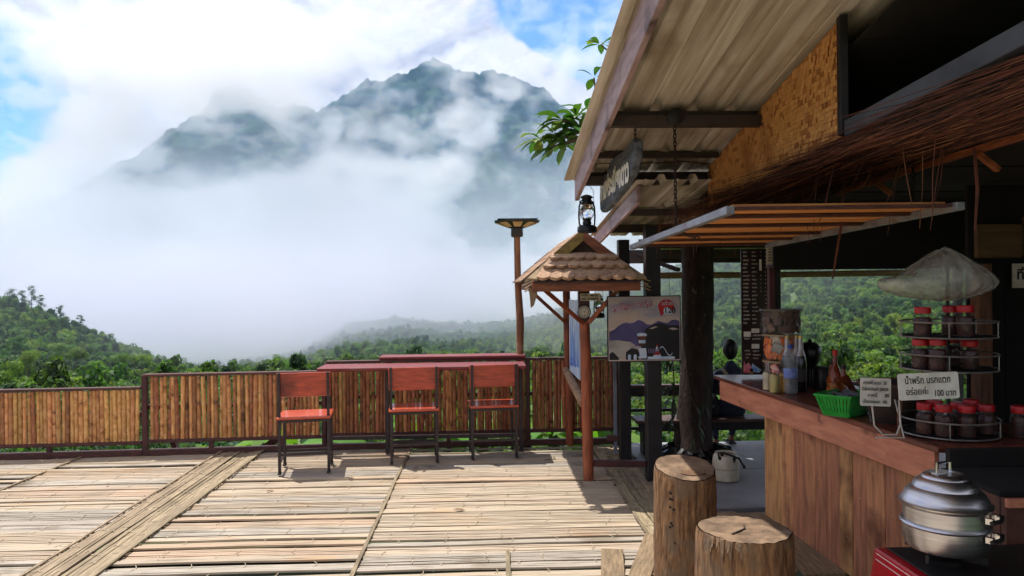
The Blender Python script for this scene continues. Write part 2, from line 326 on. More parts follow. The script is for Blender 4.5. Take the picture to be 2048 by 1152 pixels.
def crown_protos(prefix, k, n, size, seed):
    out = []
    for i in range(k):
        R = random.Random(seed + i); sh = []; kind = i % 5
        for j in range((7, 5, 9, 6, 4)[kind]):
            a = R.uniform(0, 6.28); q = R.uniform(0.1, 0.62) * (1, .7, 1.15, .9, .6)[kind]; sh.append(((math.cos(a) * q, math.sin(a) * q, R.uniform(0.25, 0.95) * (1, 1.2, .8, 1.1, 1.35)[kind]), (R.uniform(.24, .5),) * 2 + (R.uniform(.2, .4),)))
        w = [[LEAF[0], LEAF[2]], [LEAF[1], LEAF[0]], [LEAF[0], LEAF[1], LEAF[2]], [LEAF[1], LEAF[1], LEAF[0]], [TEAL, LEAF[2]], [OLIVE, LEAF[1]], [TEAL, LEAF[0]]][i % 7]
        mb = leaf_mesh(prefix, n, sh, size, w, seed=seed + i); mb.cur = len(w)
        if prefix == 'crown': mb.tube([(0, 0, -.3), (.04, .02, .5), (.02, -.03, sh[0][0][2] + .3)], [.06, .045, .02], 5)
        out.append(mb.build('foliage', w + [BARKG], origin=(0, 0, 0)))
    return out
BARKG = mat('hill_bark', (.13, .11, .085), (.07, .06, .045), rough=.9)
def build_forest():
    rs = np.random.RandomState(5)
    def sample(n, u0, u1, d0, d1, power=1.0):
        u = rs.uniform(u0, u1, n); t = rs.rand(n); d = np.sqrt(d0 ** 2 + (d1 ** 2 - d0 ** 2) * t ** power); a = np.arctan((u - 970) / 1490); return d * np.sin(a), d * np.cos(a), d, u
    x, y, d, u = sample(46000, -300, 2700, 95, 720); dc = np.interp(u, _cu, _cd); k = d < dc + 35; x, y, d = x[k], y[k], d[k]; z = ground_h(x, y) - 0.5
    sz = rs.uniform(1.5, 3.3, len(x)) * np.where(rs.rand(len(x)) < .12, 1.35, 1.0); tall = rs.uniform(0.85, 1.5, len(x))
    gn_scatter('forest', np.stack([x, y, z], 1).tolist(), np.stack([sz, sz, sz * tall], 1), np.stack([x * 0, x * 0, rs.uniform(0, 6.28, len(x))], 1), crown_protos('crown', 15, 460, 0.115, 40), 'dense green forest covering the hillsides across the valley', None)
    x, y, d, u = sample(4800, -250, 2500, 11, 100, 1.2); z = ground_h(x, y) - 0.25; sz = rs.uniform(0.55, 1.25, len(x)) * np.clip(d / 30, 0.75, 1.9)
    gn_scatter('undergrowth', np.stack([x, y, z], 1).tolist(), np.stack([sz, sz, sz * rs.uniform(.8, 1.3, len(x))], 1), np.stack([x * 0, x * 0, rs.uniform(0, 6.28, len(x))], 1), crown_protos('bush', 7, 520, 0.11, 90), 'leafy green bushes growing on the slope below the deck', None)
build_forest()

def hill_tree(name, label, cat, group, u, d, h, kind, seed):
    R = random.Random(seed); a = math.atan((u - 970) / 1490); x, y = d * math.sin(a), d * math.cos(a); z = float(ground_h(np.array([x]), np.array([y]))[0]) - .3
    t = thing(name, label, cat, (x, y, z), group)
    pts = [(x + R.uniform(-.12, .12) * k, y, z + h * k / 5) for k in range(6)]; MB().tube(pts, [.22, .19, .16, .12, .08, .03], 7).build('trunk', BARKG, t, smooth=True)
    if kind == 'pine': sh = [((x + R.uniform(-1.3, 1.3), y + R.uniform(-1.3, 1.3), z + h * q), (R.uniform(.7, 1.7), R.uniform(.7, 1.7), h * R.uniform(.05, .10))) for q in (.42, .5, .56, .62, .66, .74, .78, .84, .9, .96)]; n = 1200
    else: sh = [((x + R.uniform(-1, 1) * h * .2, y + R.uniform(-1, 1) * h * .2, z + h * R.uniform(.5, .95)), (h * .2, h * .2, h * .15)) for _ in range(8)]; n = 2200
    leaf_mesh('crown', n, sh, .2, LEAF[:2] if kind != 'pine' else [LEAF[2], LEAF[0]], seed=seed, surface=.3).build('crown', LEAF[:2] if kind != 'pine' else [LEAF[2], LEAF[0]], t)
for i, (u, d, h) in enumerate(((84, 377, 13.5), (66, 372, 11), (101, 380, 10.5), (40, 366, 11), (12, 362, 12), (140, 384, 10), (176, 388, 9.5))):
    PINE = ['fourth pine from the left on the crest of the far left hill', 'third pine from the left on the crest of the far left hill', 'fifth pine from the left on the crest of the far left hill', 'second pine from the left on the crest of the far left hill', 'leftmost pine on the crest of the far left hill', 'lone pine a little way down the crest of the left hill', 'lowest pine on the crest of the left hill']
    hill_tree('pine_tree', PINE[i], 'tree', 'pines on the left hill crest', u, d, h, 'pine', 300 + i)
BROAD = {}
_bt = ((30, 165), (75, 190), (120, 170), (165, 205), (215, 180), (250, 215), (300, 230), (345, 250), (140, 240), (60, 245))
for _i, _k in enumerate(sorted(_bt)): BROAD[_k] = 'rounded bright green tree, %s in the row rising above the leftmost fence' % (['leftmost', 'second from left', 'third from left', 'fourth from left', 'fifth from left', 'sixth from left', 'seventh from left', 'eighth from left', 'ninth from left', 'rightmost'][_i])
for _k, _n in (((560, 330), 'left'), ((600, 350), 'middle'), ((640, 360), 'right')): BROAD[_k] = 'rounded tree behind the leftmost red chair, %s one of three' % _n
for i, (u, d, h) in enumerate(((30, 165, 7.5), (75, 190, 8), (120, 170, 6.5), (165, 205, 8), (215, 180, 7), (250, 215, 8), (300, 230, 7.5), (345, 250, 7), (140, 240, 8.5), (60, 245, 8.5), (560, 330, 9), (600, 350, 9), (640, 360, 8))):
    hill_tree('broadleaf_tree', BROAD[(u, d)], 'tree', 'bright trees on the hillside', u, d, h, 'broad', 400 + i)

def build_cloud(name, lo, hi, res, blobs, scale, density, color, label, gain=7.0, base=0.0, fade=120.0, detail=6, seed=0.0, rough=0.55, stretch=1.3, aniso=0.0, thin=(0.5, 0.74, 1.0, 1), peak=1.0, crisp=1.6):
    """a volume whose density is fractal noise, thickened and thinned by soft lobes ((x,z),(rx,rz),amount)"""
    me = bpy.data.meshes.new(name); o = bpy.data.objects.new(name, me); COL.objects.link(o)
    ng = bpy.data.node_groups.new(name, 'GeometryNodeTree'); ng.interface.new_socket('Geometry', in_out='OUTPUT', socket_type='NodeSocketGeometry'); N = ng.nodes; L = ng.links
    vc = N.new('GeometryNodeVolumeCube'); out = N.new('NodeGroupOutput'); vc.inputs['Min'].default_value = lo; vc.inputs['Max'].default_value = hi
    for k, r in zip('XYZ', res): vc.inputs['Resolution ' + k].default_value = r
    def m_(op, a, b=None, c=None):
        n = N.new('ShaderNodeMath'); n.operation = op
        for i, x in enumerate((a, b, c)):
            if x is None: continue
            if isinstance(x, (int, float)): n.inputs[i].default_value = x
            else: L.new(x, n.inputs[i])
        return n.outputs[0]
    p = N.new('GeometryNodeInputPosition'); sp = N.new('ShaderNodeSeparateXYZ'); L.new(p.outputs[0], sp.inputs[0]); X, Y, Z = sp.outputs
    mp = N.new('ShaderNodeVectorMath'); mp.operation = 'MULTIPLY_ADD'; L.new(p.outputs[0], mp.inputs[0]); mp.inputs[1].default_value = (1, 1, stretch); mp.inputs[2].default_value = (seed * 900, seed * 1700, seed * 300)
    nz = N.new('ShaderNodeTexNoise'); nz.inputs['Scale'].default_value = scale; nz.inputs['Detail'].default_value = detail; nz.inputs['Roughness'].default_value = rough; nz.inputs['Distortion'].default_value = 0.35; L.new(mp.outputs[0], nz.inputs['Vector'])
    t = nz.outputs[0]
    for (cx, cz), (rx, rz), a in blobs:
        q = m_('ADD', m_('POWER', m_('ABSOLUTE', m_('DIVIDE', m_('SUBTRACT', X, cx), rx)), 2.0), m_('POWER', m_('ABSOLUTE', m_('DIVIDE', m_('SUBTRACT', Z, cz), rz)), 2.0))
        e = m_('EXPONENT', m_('MULTIPLY', -1.0, m_('POWER', q, crisp)))
        t = m_('MULTIPLY_ADD', e, a, t)
    dn = m_('MAXIMUM', m_('MULTIPLY', m_('SUBTRACT', t, 0.5), gain), 0.0); dn = m_('MINIMUM', dn, peak); dn = m_('ADD', dn, base)
    for c, (a, b) in ((X, (lo[0], hi[0])), (Y, (lo[1], hi[1])), (Z, (lo[2], hi[2]))):     # thin out towards every side
        f = fade * (0.5 if c is Z else 1)
        e = m_('MINIMUM', m_('DIVIDE', m_('SUBTRACT', c, a), f), m_('DIVIDE', m_('SUBTRACT', b, c), f)); e = m_('MAXIMUM', m_('MINIMUM', e, 1.0), 0.0); dn = m_('MULTIPLY', dn, e)
    L.new(dn, vc.inputs['Density'])
    m = bpy.data.materials.new(name); m.use_nodes = True; nt = m.node_tree; nt.nodes.clear(); pv = nt.nodes.new('ShaderNodeVolumePrincipled'); pv.inputs['Density'].default_value = density
    pv.inputs['Color'].default_value = color; pv.inputs['Anisotropy'].default_value = aniso; mo = nt.nodes.new('ShaderNodeOutputMaterial'); nt.links.new(pv.outputs[0], mo.inputs['Volume'])
    vi = nt.nodes.new('ShaderNodeVolumeInfo'); vr = nt.nodes.new('ShaderNodeMapRange'); vr.inputs[1].default_value = 0.06; vr.inputs[2].default_value = 0.45; nt.links.new(vi.outputs['Density'], vr.inputs[0])
    vm = nt.nodes.new('ShaderNodeMixRGB'); vm.inputs[1].default_value = thin; vm.inputs[2].default_value = color; nt.links.new(vr.outputs[0], vm.inputs[0]); nt.links.new(vm.outputs[0], pv.inputs['Color'])
    sm = N.new('GeometryNodeSetMaterial'); sm.inputs['Material'].default_value = m; me.materials.append(m); L.new(vc.outputs[0], sm.inputs[0]); L.new(sm.outputs[0], out.inputs[0])
    md = o.modifiers.new('cloud', 'NODES'); md.node_group = ng
    return tag(o, label, None, None, 'stuff')
K = 1850 / 1490.0
def W(px, py): return ((px - 970) * K, (574 - py) * K)
def Wr(rx, ry): return (rx * K, ry * K)
MTN = [(W(250, 500), Wr(560, 110), 0.20), (W(800, 610), Wr(640, 85), 0.28), (W(60, 420), Wr(200, 90), 0.08), (W(400, 110), Wr(230, 60), 0.13), (W(390, 180), Wr(150, 55), 0.13), (W(230, 290), Wr(80, 45), 0.10), (W(560, 240), Wr(45, 40), 0.06), (W(560, 200), Wr(60, 40), 0.05), (W(640, 350), Wr(150, 40), 0.09), (W(760, 430), Wr(130, 70), 0.12), (W(210, 240), Wr(120, 130), 0.05), (W(10, 265), Wr(100, 90), -0.2), (W(620, 110), Wr(140, 45), 0.07),
       (W(470, 290), Wr(140, 55), -0.14), (W(330, 330), Wr(70, 28), -0.12), (W(340, 330), Wr(120, 40), -0.08), (W(850, 200), Wr(120, 90), -0.075), (W(1060, 300), Wr(110, 140), -0.08), (W(1040, 430), Wr(120, 70), -0.11), (W(950, 450), Wr(60, 60), -0.10), (W(720, 190), Wr(60, 40), -0.08),
       (W(1000, 60), Wr(160, 50), -0.10), (W(1190, 440), Wr(70, 40), 0.14), (W(1400, 500), Wr(260, 120), 0.12), (W(960, 260), Wr(50, 45), 0.08), (W(900, 350), Wr(60, 40), 0.05)]
if not NOCLOUD: build_cloud('cloud', (-1700, 1600, -170), (1250, 2080, 720), (320, 40, 170), MTN, 0.0105, 0.0085, (0.998, 0.997, 1.0, 1), 'white cloud drifting across the mountain face', gain=12.0, base=0.08, seed=3.0, peak=0.8, thin=(0.36, 0.64, 1.0, 1))
if not NOCLOUD: build_cloud('mist', (-620, 400, -100), (250, 1000, 130), (110, 66, 60), [((-300, -14), (290, 46), 0.30), ((120, 0), (260, 20), 0.05), ((150, 75), (170, 45), -0.12), ((-230, -30), (130, 36), 0.20), ((180, -45), (160, 16), -0.1), ((-330, -72), (600, 18), -0.2)], 0.010, 0.008, (0.82, 0.84, 0.95, 1), 'grey mist lying in the valley under the cloud', crisp=1.0, gain=3.0, base=0.09, fade=110.0, detail=5, seed=5.0, thin=(0.76, 0.89, 1.0, 1))
if not NOCLOUD: build_cloud('mist', (-430, 105, -75), (500, 640, 62), (100, 62, 30), [((-30, 10), (150, 26), 0.05), ((-110, -30), (60, 25), 0.08)], 0.012, 0.0028, (0.95, 0.97, 1.0, 1), 'thin bluish mist drifting over the near forest slopes', gain=2.0, base=0.10, fade=90.0, detail=5, seed=8.0, thin=(0.60, 0.80, 1.0, 1))
# ------------------------------------------------------------------ bamboo deck
SPLIT = [mat('split_bamboo', lin(186, 170, 149), lin(158, 143, 122), scale=5, stretch=(1.2, 22, 22), rough=0.8, rnd=0.10, hue=0.004, bump=0.35, bscale=40, spots=(lin(176, 148, 116), 2.2, 0.52, 0.74)),
         mat('split_bamboo_warm', lin(186, 164, 140), lin(158, 135, 112), scale=5, stretch=(1.2, 22, 22), rough=0.8, rnd=0.10, hue=0.004, bump=0.35, bscale=40, spots=(lin(150, 136, 116), 2.0, 0.5, 0.7)),
         mat('split_bamboo_grey', lin(176, 166, 152), lin(146, 137, 124), scale=5, stretch=(1.2, 22, 22), rough=0.85, rnd=0.10, hue=0.004, bump=0.35, bscale=40, spots=(lin(120, 108, 90), 3, 0.55, 0.75))]
NODE_LIGHT = mat('bamboo_node', lin(190, 176, 154), lin(160, 145, 122), scale=14, rough=0.8)
STRIP = mat('bamboo_lath', lin(162, 146, 118), lin(116, 100, 78), scale=6, stretch=(20, 1.2, 20), rough=0.8, rnd=0.22, hue=0.012, bump=0.3, bscale=40, spots=(lin(110, 96, 76), 2.5, 0.5, 0.75))
DARKWOOD = mat('dark_stained_wood', lin(92, 52, 46), lin(58, 34, 32), scale=5, stretch=(3, 14, 14), rough=0.6, bump=0.15, rnd=0.15)
MAROON = mat('maroon_paint', lin(84, 40, 40), lin(58, 30, 32), scale=6, rough=0.5, bump=0.1, rnd=0.15)
JOIST = mat('deck_joist', (0.05, 0.035, 0.025), rough=0.9)

deck = MB()
for y in np.arange(2.3, 7.4, 0.6): deck.bx(-5.6, 1.3, y, y + 0.06, -0.17, -0.036)
floor = deck.build('deck_floor', JOIST, origin=(0, 0, 0)); tag(floor, 'weathered split bamboo deck floor', None, None, 'structure')
def split_board(L, w, along='x', seed=0, n=None):
    """a culm flattened into a sheet: long slivers with gaps between them and node scars across"""
    R = random.Random(seed); mb = MB(); n = n or max(3, int(w / 0.016)); k = max(3, int(L / 0.35)); y = -w / 2; sw = w / n
    ph = R.uniform(0, 6); tilt = R.uniform(-.004, .004)
    for i in range(n):
        g = R.choice((0.0006, 0.0008, 0.0010, 0.0012, 0.0030)); ww = sw - g; h = R.uniform(-.0014, .0014); x0 = -L / 2 + R.uniform(-.012, .012); x1 = L / 2 + R.uniform(-.012, .012)
        vs = []; fs = []; e = R.uniform(-.003, .003)
        for j in range(k + 1):
            x = x0 + (x1 - x0) * j / k; o = 0.0035 * math.sin(x * 2.1 + ph) + e * math.sin(x * 3.7 + i); z = h + 0.002 * math.sin(x * 5 + i * 1.7 + ph) + tilt * (i - n / 2)
            vs += [(x, y + o, z - 0.012), (x, y + o, z), (x, y + o + ww, z + R.uniform(-.001, .001)), (x, y + o + ww, z - 0.012)]
        for j in range(k):
            a = j * 4; b = a + 4; fs += [(a, b, b + 1, a + 1), (a + 1, b + 1, b + 2, a + 2), (a + 2, b + 2, b + 3, a + 3)]
        fs += [(0, 1, 2, 3), (k * 4 + 3, k * 4 + 2, k * 4 + 1, k * 4)]; mb.cur = 0; mb.add(vs, fs); y += sw
    x = -L / 2 + R.uniform(.1, .4)
    while x < L / 2 - .05:
        mb.cur = 1; pts = [(x + 0.012 * math.sin(t * 2 + ph) + R.uniform(-.004, .004), -w / 2 + w * t / 5, 0.0028 + R.uniform(-.0006, .001)) for t in range(6)]
        for a, b in zip(pts, pts[1:]): mb.beam(a, b, 0.0032, 0.0022)
        x += R.uniform(.28, .5)
    if along == 'y': mb.v = [(-q[1], q[0], q[2]) for q in mb.v]
    return mb
# the deck goes on behind the viewer (plain boards, seen only as light and reflections)
mb = MB(); R = random.Random(2)
for i in range(40):
    y = 2.32 - .2 * (i + 1); mb.bx(-5.6, 2.2, y + .003, y + .197, -.034, R.uniform(-.006, 0))
o = mb.build('rear_boards', SPLIT[0], floor); tag(o, kind='stuff')
bays = [(-5.6, -3.92), (-3.9, -2.60), (-2.19, -0.765), (-0.745, 1.02)]
seed = 0
for bi, (x0, x1) in enumerate(bays):
    y = 2.35 + 0.05 * bi
    while y < 7.38:
        w = U(.105, .165) if y < 6 else U(.13, .2); w = min(w, 7.42 - y); seed += 1
        if w < .04: break
        m = random.choices(SPLIT, (4, 1.2, 2.6) if bi < 2 else (4, 2.0, 1.8))[0]
        L = x1 - x0
        b = split_board(L, w - U(.0008, .0035), 'x', seed).build('bamboo_board', [m, NODE_LIGHT], None, origin=(0, 0, 0))
        b.parent = floor; b.location = ((x0 + x1) / 2, y + w / 2, U(-.004, .002)); b.rotation_euler = (U(-.01, .01), 0, U(-.0025, .0025)); y += w
# boards laid the other way: the raised walkway strip and the right-hand border strip
for (xa, xb, ya, yb, zz, wm) in ((-2.58, -2.19, 2.35, 7.40, 0.012, (0.05, 0.085)), (1.03, 1.345, 4.62, 7.36, 0.010, (0.05, 0.09))):
    x = xa
    while x < xb - 0.02:
        w = min(U(*wm), xb - x); seed += 1
        b = split_board(yb - ya + U(-.06, .04), w - .004, 'y', seed, n=random.choice((2, 3))).build('bamboo_strip', [STRIP, NODE_LIGHT], None, origin=(0, 0, 0))
        b.parent = floor; b.location = (x + w / 2, (ya + yb) / 2, zz + U(-.003, .004)); b.rotation_euler = (0, U(-.02, .02), U(-.002, .002)); x += w
# thin laths nailed over the seams
def lath(x0, y0, x1, y1, z, w=0.022, m=STRIP):
    mb = MB(); pts = [Vector((x0 + (x1 - x0) * t / 8 + U(-.008, .008), y0 + (y1 - y0) * t / 8, z + U(-.001, .003))) for t in range(9)]
    for a, b in zip(pts, pts[1:]): mb.beam(a, b + (b - a) * .02, w * U(.8, 1.1), 0.009)
    o = mb.build('seam_lath', m, None, origin=(0, 0, 0)); o.parent = floor
lath(-3.91, 4.9, -3.88, 7.39, 0.008); lath(-2.60, 2.4, -2.585, 7.33, 0.022, 0.02); lath(-0.755, 2.4, -0.75, 7.40, 0.008, 0.026); lath(-2.185, 2.4, -2.18, 7.36, 0.018, 0.016)
lath(0.125, 2.5, 0.118, 4.47, 0.008, 0.024); lath(1.02, 4.62, 1.035, 7.36, 0.010, 0.018)
# loose weathered planks at the right edge of the deck
PLANK_OLD = mat('old_plank', lin(150, 128, 100), lin(112, 94, 72), scale=5, stretch=(14, 1.6, 14), rough=0.85, bump=0.3, bscale=25, rnd=0.12, spots=(lin(88, 76, 60), 3, 0.5, 0.72))
for (cx, cy, L, w, rz, z) in ((0.70, 4.16, 0.55, 0.13, 0.16, 0.012), (0.93, 4.32, 0.75, 0.12, 0.34, 0.014), (0.84, 4.0, 0.42, 0.085, 0.12, 0.013), (1.12, 4.42, 0.6, 0.14, 0.2, 0.010), (1.35, 4.55, 1.1, 0.22, 0.05, 0.003), (1.6, 4.6, 1.1, 0.24, 0.02, 0.002), (1.84, 4.55, 1.1, 0.23, -0.01, 0.003), (1.18, 3.85, 0.9, 0.2, 0.08, 0.006), (1.42, 3.4, 1.1, 0.24, 0.0, 0.003), (1.68, 3.4, 1.1, 0.24, 0.0, 0.004), (1.15, 2.9, 1.1, 0.26, 0.0, 0.003)):
    mb = MB().box((0, 0, 0), (w, L, 0.022)); b = mb.build('deck_plank', PLANK_OLD, None, bevel=0.003, origin=(0, 0, 0)); b.parent = floor; b.location = (cx, cy, z); b.rotation_euler = (U(-.01, .01), 0, -rz)
# concrete floor of the covered terrace
CONC = mat('concrete', lin(128, 128, 132), lin(104, 105, 110), scale=1.6, rough=0.55, bump=0.08, bscale=30, spots=(lin(150, 150, 152), 0.9, 0.5, 0.75))
mb = MB().bx(1.36, 4.6, 5.19, 7.40, -0.14, 0.022); slab = mb.build('terrace_floor', CONC, None, bevel=0.006); tag(slab, 'smooth grey concrete floor of the covered terrace', None, None, 'structure')
mb = MB().bx(2.0, 4.6, 2.0, 5.185, -0.14, -0.002); sl = mb.build('kitchen_floor', CONC); tag(sl, 'concrete floor inside the kiosk', None, None, 'structure')
for y in (6.28,):
    j = MB().bx(1.37, 4.59, y, y + 0.008, 0.0225, 0.0232).build('floor_joint', JOIST, slab)
# long dark timber closing the edge of the deck
edge = thing('deck_edge_beam', 'dark brown timber kerb running along the outer edge of the bamboo deck', 'kerb beam', (-1.9, 7.4, 0))
for (a, b) in (((-5.6, 7.225), (-3.32, 7.33)), ((-3.315, 7.33), (-1.56, 7.43)), ((-1.555, 7.44), (1.34, 7.50))):
    MB().beam((a[0], a[1], 0.028), (b[0], b[1], 0.028), 0.06, 0.06).build('timber', DARKWOOD, edge, bevel=0.004)

# ------------------------------------------------------------------ bamboo fences
BAM = [mat('bamboo_pole_tan', lin(216, 166, 108), lin(172, 118, 68), scale=5, stretch=(5, 5, 1.4), rough=0.5, rnd=0.22, hue=0.012, bump=0.12, spots=(lin(92, 56, 34), 7, 0.58, 0.75)),
       mat('bamboo_pole_brown', lin(176, 116, 78), lin(128, 80, 54), scale=5, stretch=(5, 5, 1.4), rough=0.5, rnd=0.25, hue=0.012, bump=0.12, spots=(lin(70, 42, 30), 7, 0.55, 0.75))]
def pole_proto(seed, m):
    R = random.Random(seed); pr = []; z = 0; nz = R.uniform(.05, .3); pts = []
    zs = []
    while nz < 1: zs.append(nz); nz += R.uniform(.26, .42)
    pr = [(1.0, 0.0)]
    for q in zs: pr += [(1.0, q - .018), (1.12, q - .006), (0.97, q), (1.1, q + .006), (1.0, q + .018)]
    pr += [(1.0, 1.0)]
    mb = MB().lathe([(0.02 * r, z) for r, z in pr], n=9)
    o = mb.build('bamboo_pole', m, None, smooth=True, origin=(0, 0, 0)); return o
protos = [[pole_proto(10 + i + 20 * k, BAM[k]) for i in range(6)] for k in range(2)]
def fence(label, a, b, z0, z1, kind, posts, top_w=0.07, skew=0.0, under=()):
    a, b = Vector((*a, 0)), Vector((*b, 0)); d = (b - a); L = d.length; d.normalize(); n = Vector((-d.y, d.x, 0))
    t = thing('bamboo_fence', label, 'fence', a, 'bamboo fences round the deck')
    MB().beam(a + Vector((0, 0, z1 + .012)), b + Vector((0, 0, z1 + .012)), top_w, 0.024).build('top_rail', DARKWOOD, t, bevel=0.003)
    MB().beam(a + Vector((0, 0, z0 - .018)), b + Vector((0, 0, z0 - .018)), 0.05, 0.034).build('bottom_rail', DARKWOOD, t, bevel=0.003)
    MB().beam(a + n * .05 + Vector((0, 0, (z0 + z1) / 2)), b + n * .05 + Vector((0, 0, (z0 + z1) / 2)), 0.03, 0.04).build('back_rail', DARKWOOD, t)
    for (s, zt, w) in posts:
        p = a + d * s; MB().beam(p + Vector((0, 0, -.5)) + n * .005, p + Vector((0, 0, zt)) + n * .005, w, w).build('post', MAROON, t, bevel=0.003)
    for s in under:
        p = a + d * s; MB().beam(p + Vector((0, 0, -.4)), p + Vector((0, 0, z0 - .036)), 0.04, 0.04).build('stub_post', MAROON, t)
    s = 0.03; i = 0; ps = [q[0] for q in posts]
    while s < L - .02:
        w = U(.033, .046)
        if not any(abs(s - q) < .04 for q in ps):
            k = 1 if random.random() < kind else 0
            h = z1 - z0 - U(0.0, .012); o = link_copy(protos[k][random.randrange(6)], t, a + d * s + n * U(-.006, .006) + Vector((0, 0, z0)) - _org(t), (U(-.006, .006), U(-.018, .018) + skew * math.sin(s * 3.1) , U(0, 6.28)), (w / .04, w / .04, h))
            i += 1
        s += w * .985 + U(-.001, .0015) + (U(.006, .016) if random.random() < .05 else 0)
    return t
fence('lowest bamboo fence of tan poles at the far left of the deck', (-5.6, 7.215), (-3.33, 7.325), 0.145, 0.645, 0.12, [], under=(0.9, 1.42))
fence('bamboo fence of leaning tan poles behind the leftmost red chair', (-3.30, 7.33), (-1.60, 7.42), 0.155, 0.765, 0.25, [(0.0, 0.78, 0.05), (1.70, 0.77, 0.04)], skew=0.02, under=(0.62, 1.3))
fence('taller brown bamboo fence behind the bar table and the middle and right chairs', (-1.58, 7.46), (1.34, 7.52), 0.16, 0.855, 0.85, [(0.0, 0.86, 0.04), (0.62, 0.86, 0.04), (2.0, 0.86, 0.05), (2.9, 0.86, 0.045)], skew=0.012, under=(1.2,))
for ps in protos:
    for p in ps: bpy.data.objects.remove(p)
# slanting props under the deck edge, seen through the gap
t = thing('deck_prop', 'slanting brown timber prop under the fence behind the walkway strip', 'prop', (-2.45, 7.7, -0.5)); MB().beam((-2.75, 7.75, -.42), (-2.1, 7.62, 0.10), 0.06, 0.07).build('strut', DARKWOOD, t)
t = thing('deck_prop', 'short leaning timber prop below the tall fence post on the left', 'prop', (-3.1, 7.7, -0.5)); MB().beam((-3.2, 7.7, .10), (-3.02, 7.7, -0.45), 0.06, 0.05).build('strut', DARKWOOD, t)

# ------------------------------------------------------------------ bar table, ledge, chairs
REDTOP = mat('red_varnish', lin(124, 44, 44), lin(96, 34, 38), scale=4, stretch=(2, 16, 16), rough=0.55, coat=0.05, rnd=0.08, spots=(lin(112, 66, 60), 5, 0.58, 0.74))
STEEL = mat('dark_steel_tube', lin(64, 56, 56), lin(48, 42, 44), scale=20, rough=0.45, metal=0.3, bump=0.05)
t = thing('bar_table', 'long narrow bar table with a dark red top on thin steel legs', 'bar table', (-0.59, 7.12, 0))
MB().bx(-1.56, 0.375, 6.93, 7.30, 0.828, 0.862).build('table_top', REDTOP, t, bevel=0.006)
for x in (-1.50, -0.95, 0.335): MB().bx(x - .02, x + .02, 7.17, 7.21, 0.012, 0.80).build('leg', STEEL, t, bevel=0.002)
MB().bx(-1.52, 0.355, 7.165, 7.215, 0.80, 0.828).build('apron', STEEL, t)
MB().bx(-1.479, 0.314, 7.175, 7.205, 0.145, 0.180).build('stretcher', STEEL, t)
t = thing('fence_ledge', 'dark red plank ledge fixed along the top of the tall bamboo fence', 'ledge', (-0.32, 7.55, 0.88))
MB().bx(-1.06, 0.40, 7.44, 7.68, 0.882, 0.912).build('plank', REDTOP, t, bevel=0.005)
MB().bx(-0.98, -0.94, 7.50, 7.62, 0.862, 0.881).build('cleat', DARKWOOD, t); MB().bx(0.26, 0.30, 7.50, 7.62, 0.862, 0.881).build('cleat', DARKWOOD, t)

SEATWOOD = mat('chair_varnish', lin(202, 88, 56), lin(166, 62, 42), scale=4, stretch=(2, 18, 18), rough=0.34, spots=(lin(150, 84, 62), 9, 0.6, 0.76), coat=0.5, rnd=0.07, bump=0.05)
BACKWOOD = mat('chair_back_board', lin(186, 78, 54), lin(148, 56, 42), scale=4, stretch=(2, 2, 14), rough=0.4, coat=0.3, rnd=0.06, bump=0.06, spots=(lin(86, 30, 28), 2.2, 0.56, 0.72))
def chair(label, x, y, rz):
    t = local_thing('chair', label, 'chair', (x, y, 0.012), 'red wooden chairs at the bar table', rz); hw, hd = .205, .165
    MB().box((0, 0, .478), (.455, .40, .022)).build('seat', SEATWOOD, t, bevel=.006)
    mb = MB(); mb.prism([(-.225, -hd + .022, .655), (.225, -hd + .022, .655), (.228, -hd - .006, .865), (-.228, -hd - .006, .865)], (0, .016, 0)); mb.build('backrest', BACKWOOD, t, bevel=.004)
    for sx in (-1, 1):
        mb = MB(); mb.beam((sx * hw, -hd, 0.012), (sx * hw, -hd, .50), .024, .024, (0, 1, 0)); mb.beam((sx * hw, -hd, .50), (sx * hw, -hd - .022, .868), .022, .022, (0, 1, 0)); rear = mb.build('leg', STEEL, t)
        front = MB().beam((sx * hw, hd, 0.012), (sx * hw, hd, .462), .024, .024, (0, 1, 0)).build('leg', STEEL, t)
        mb = MB(); mb.beam((sx * hw, -hd + .013, .10), (sx * hw, hd - .013, .10), .018, .022); mb.build('side_stretcher', STEEL, t)
        for yy, lg in ((-hd, rear), (hd, front)): MB().bx(sx * hw - .014, sx * hw + .014, yy - .035, yy + .035, -.0, .0115).build('foot', STEEL, lg)
    for yy in (-hd, hd): MB().beam((-hw + .013, yy, .165 if yy < 0 else .13), (hw - .013, yy, .165 if yy < 0 else .13), .016, .022).build('cross_stretcher', STEEL, t)
    
    for yy in (-hd, hd): MB().beam((-hw, yy, .45), (hw, yy, .45), .02, .022).build('seat_rail', STEEL, t)
    return t
chair('red wooden chair standing apart at the left end of the bar table', -1.59, 6.63, rad(7.5))
chair('middle red wooden chair tucked against the bar table', -0.67, 6.93, rad(6))
chair('red wooden chair at the right end of the bar table beside the lamp pole', 0.06, 7.06, rad(5))

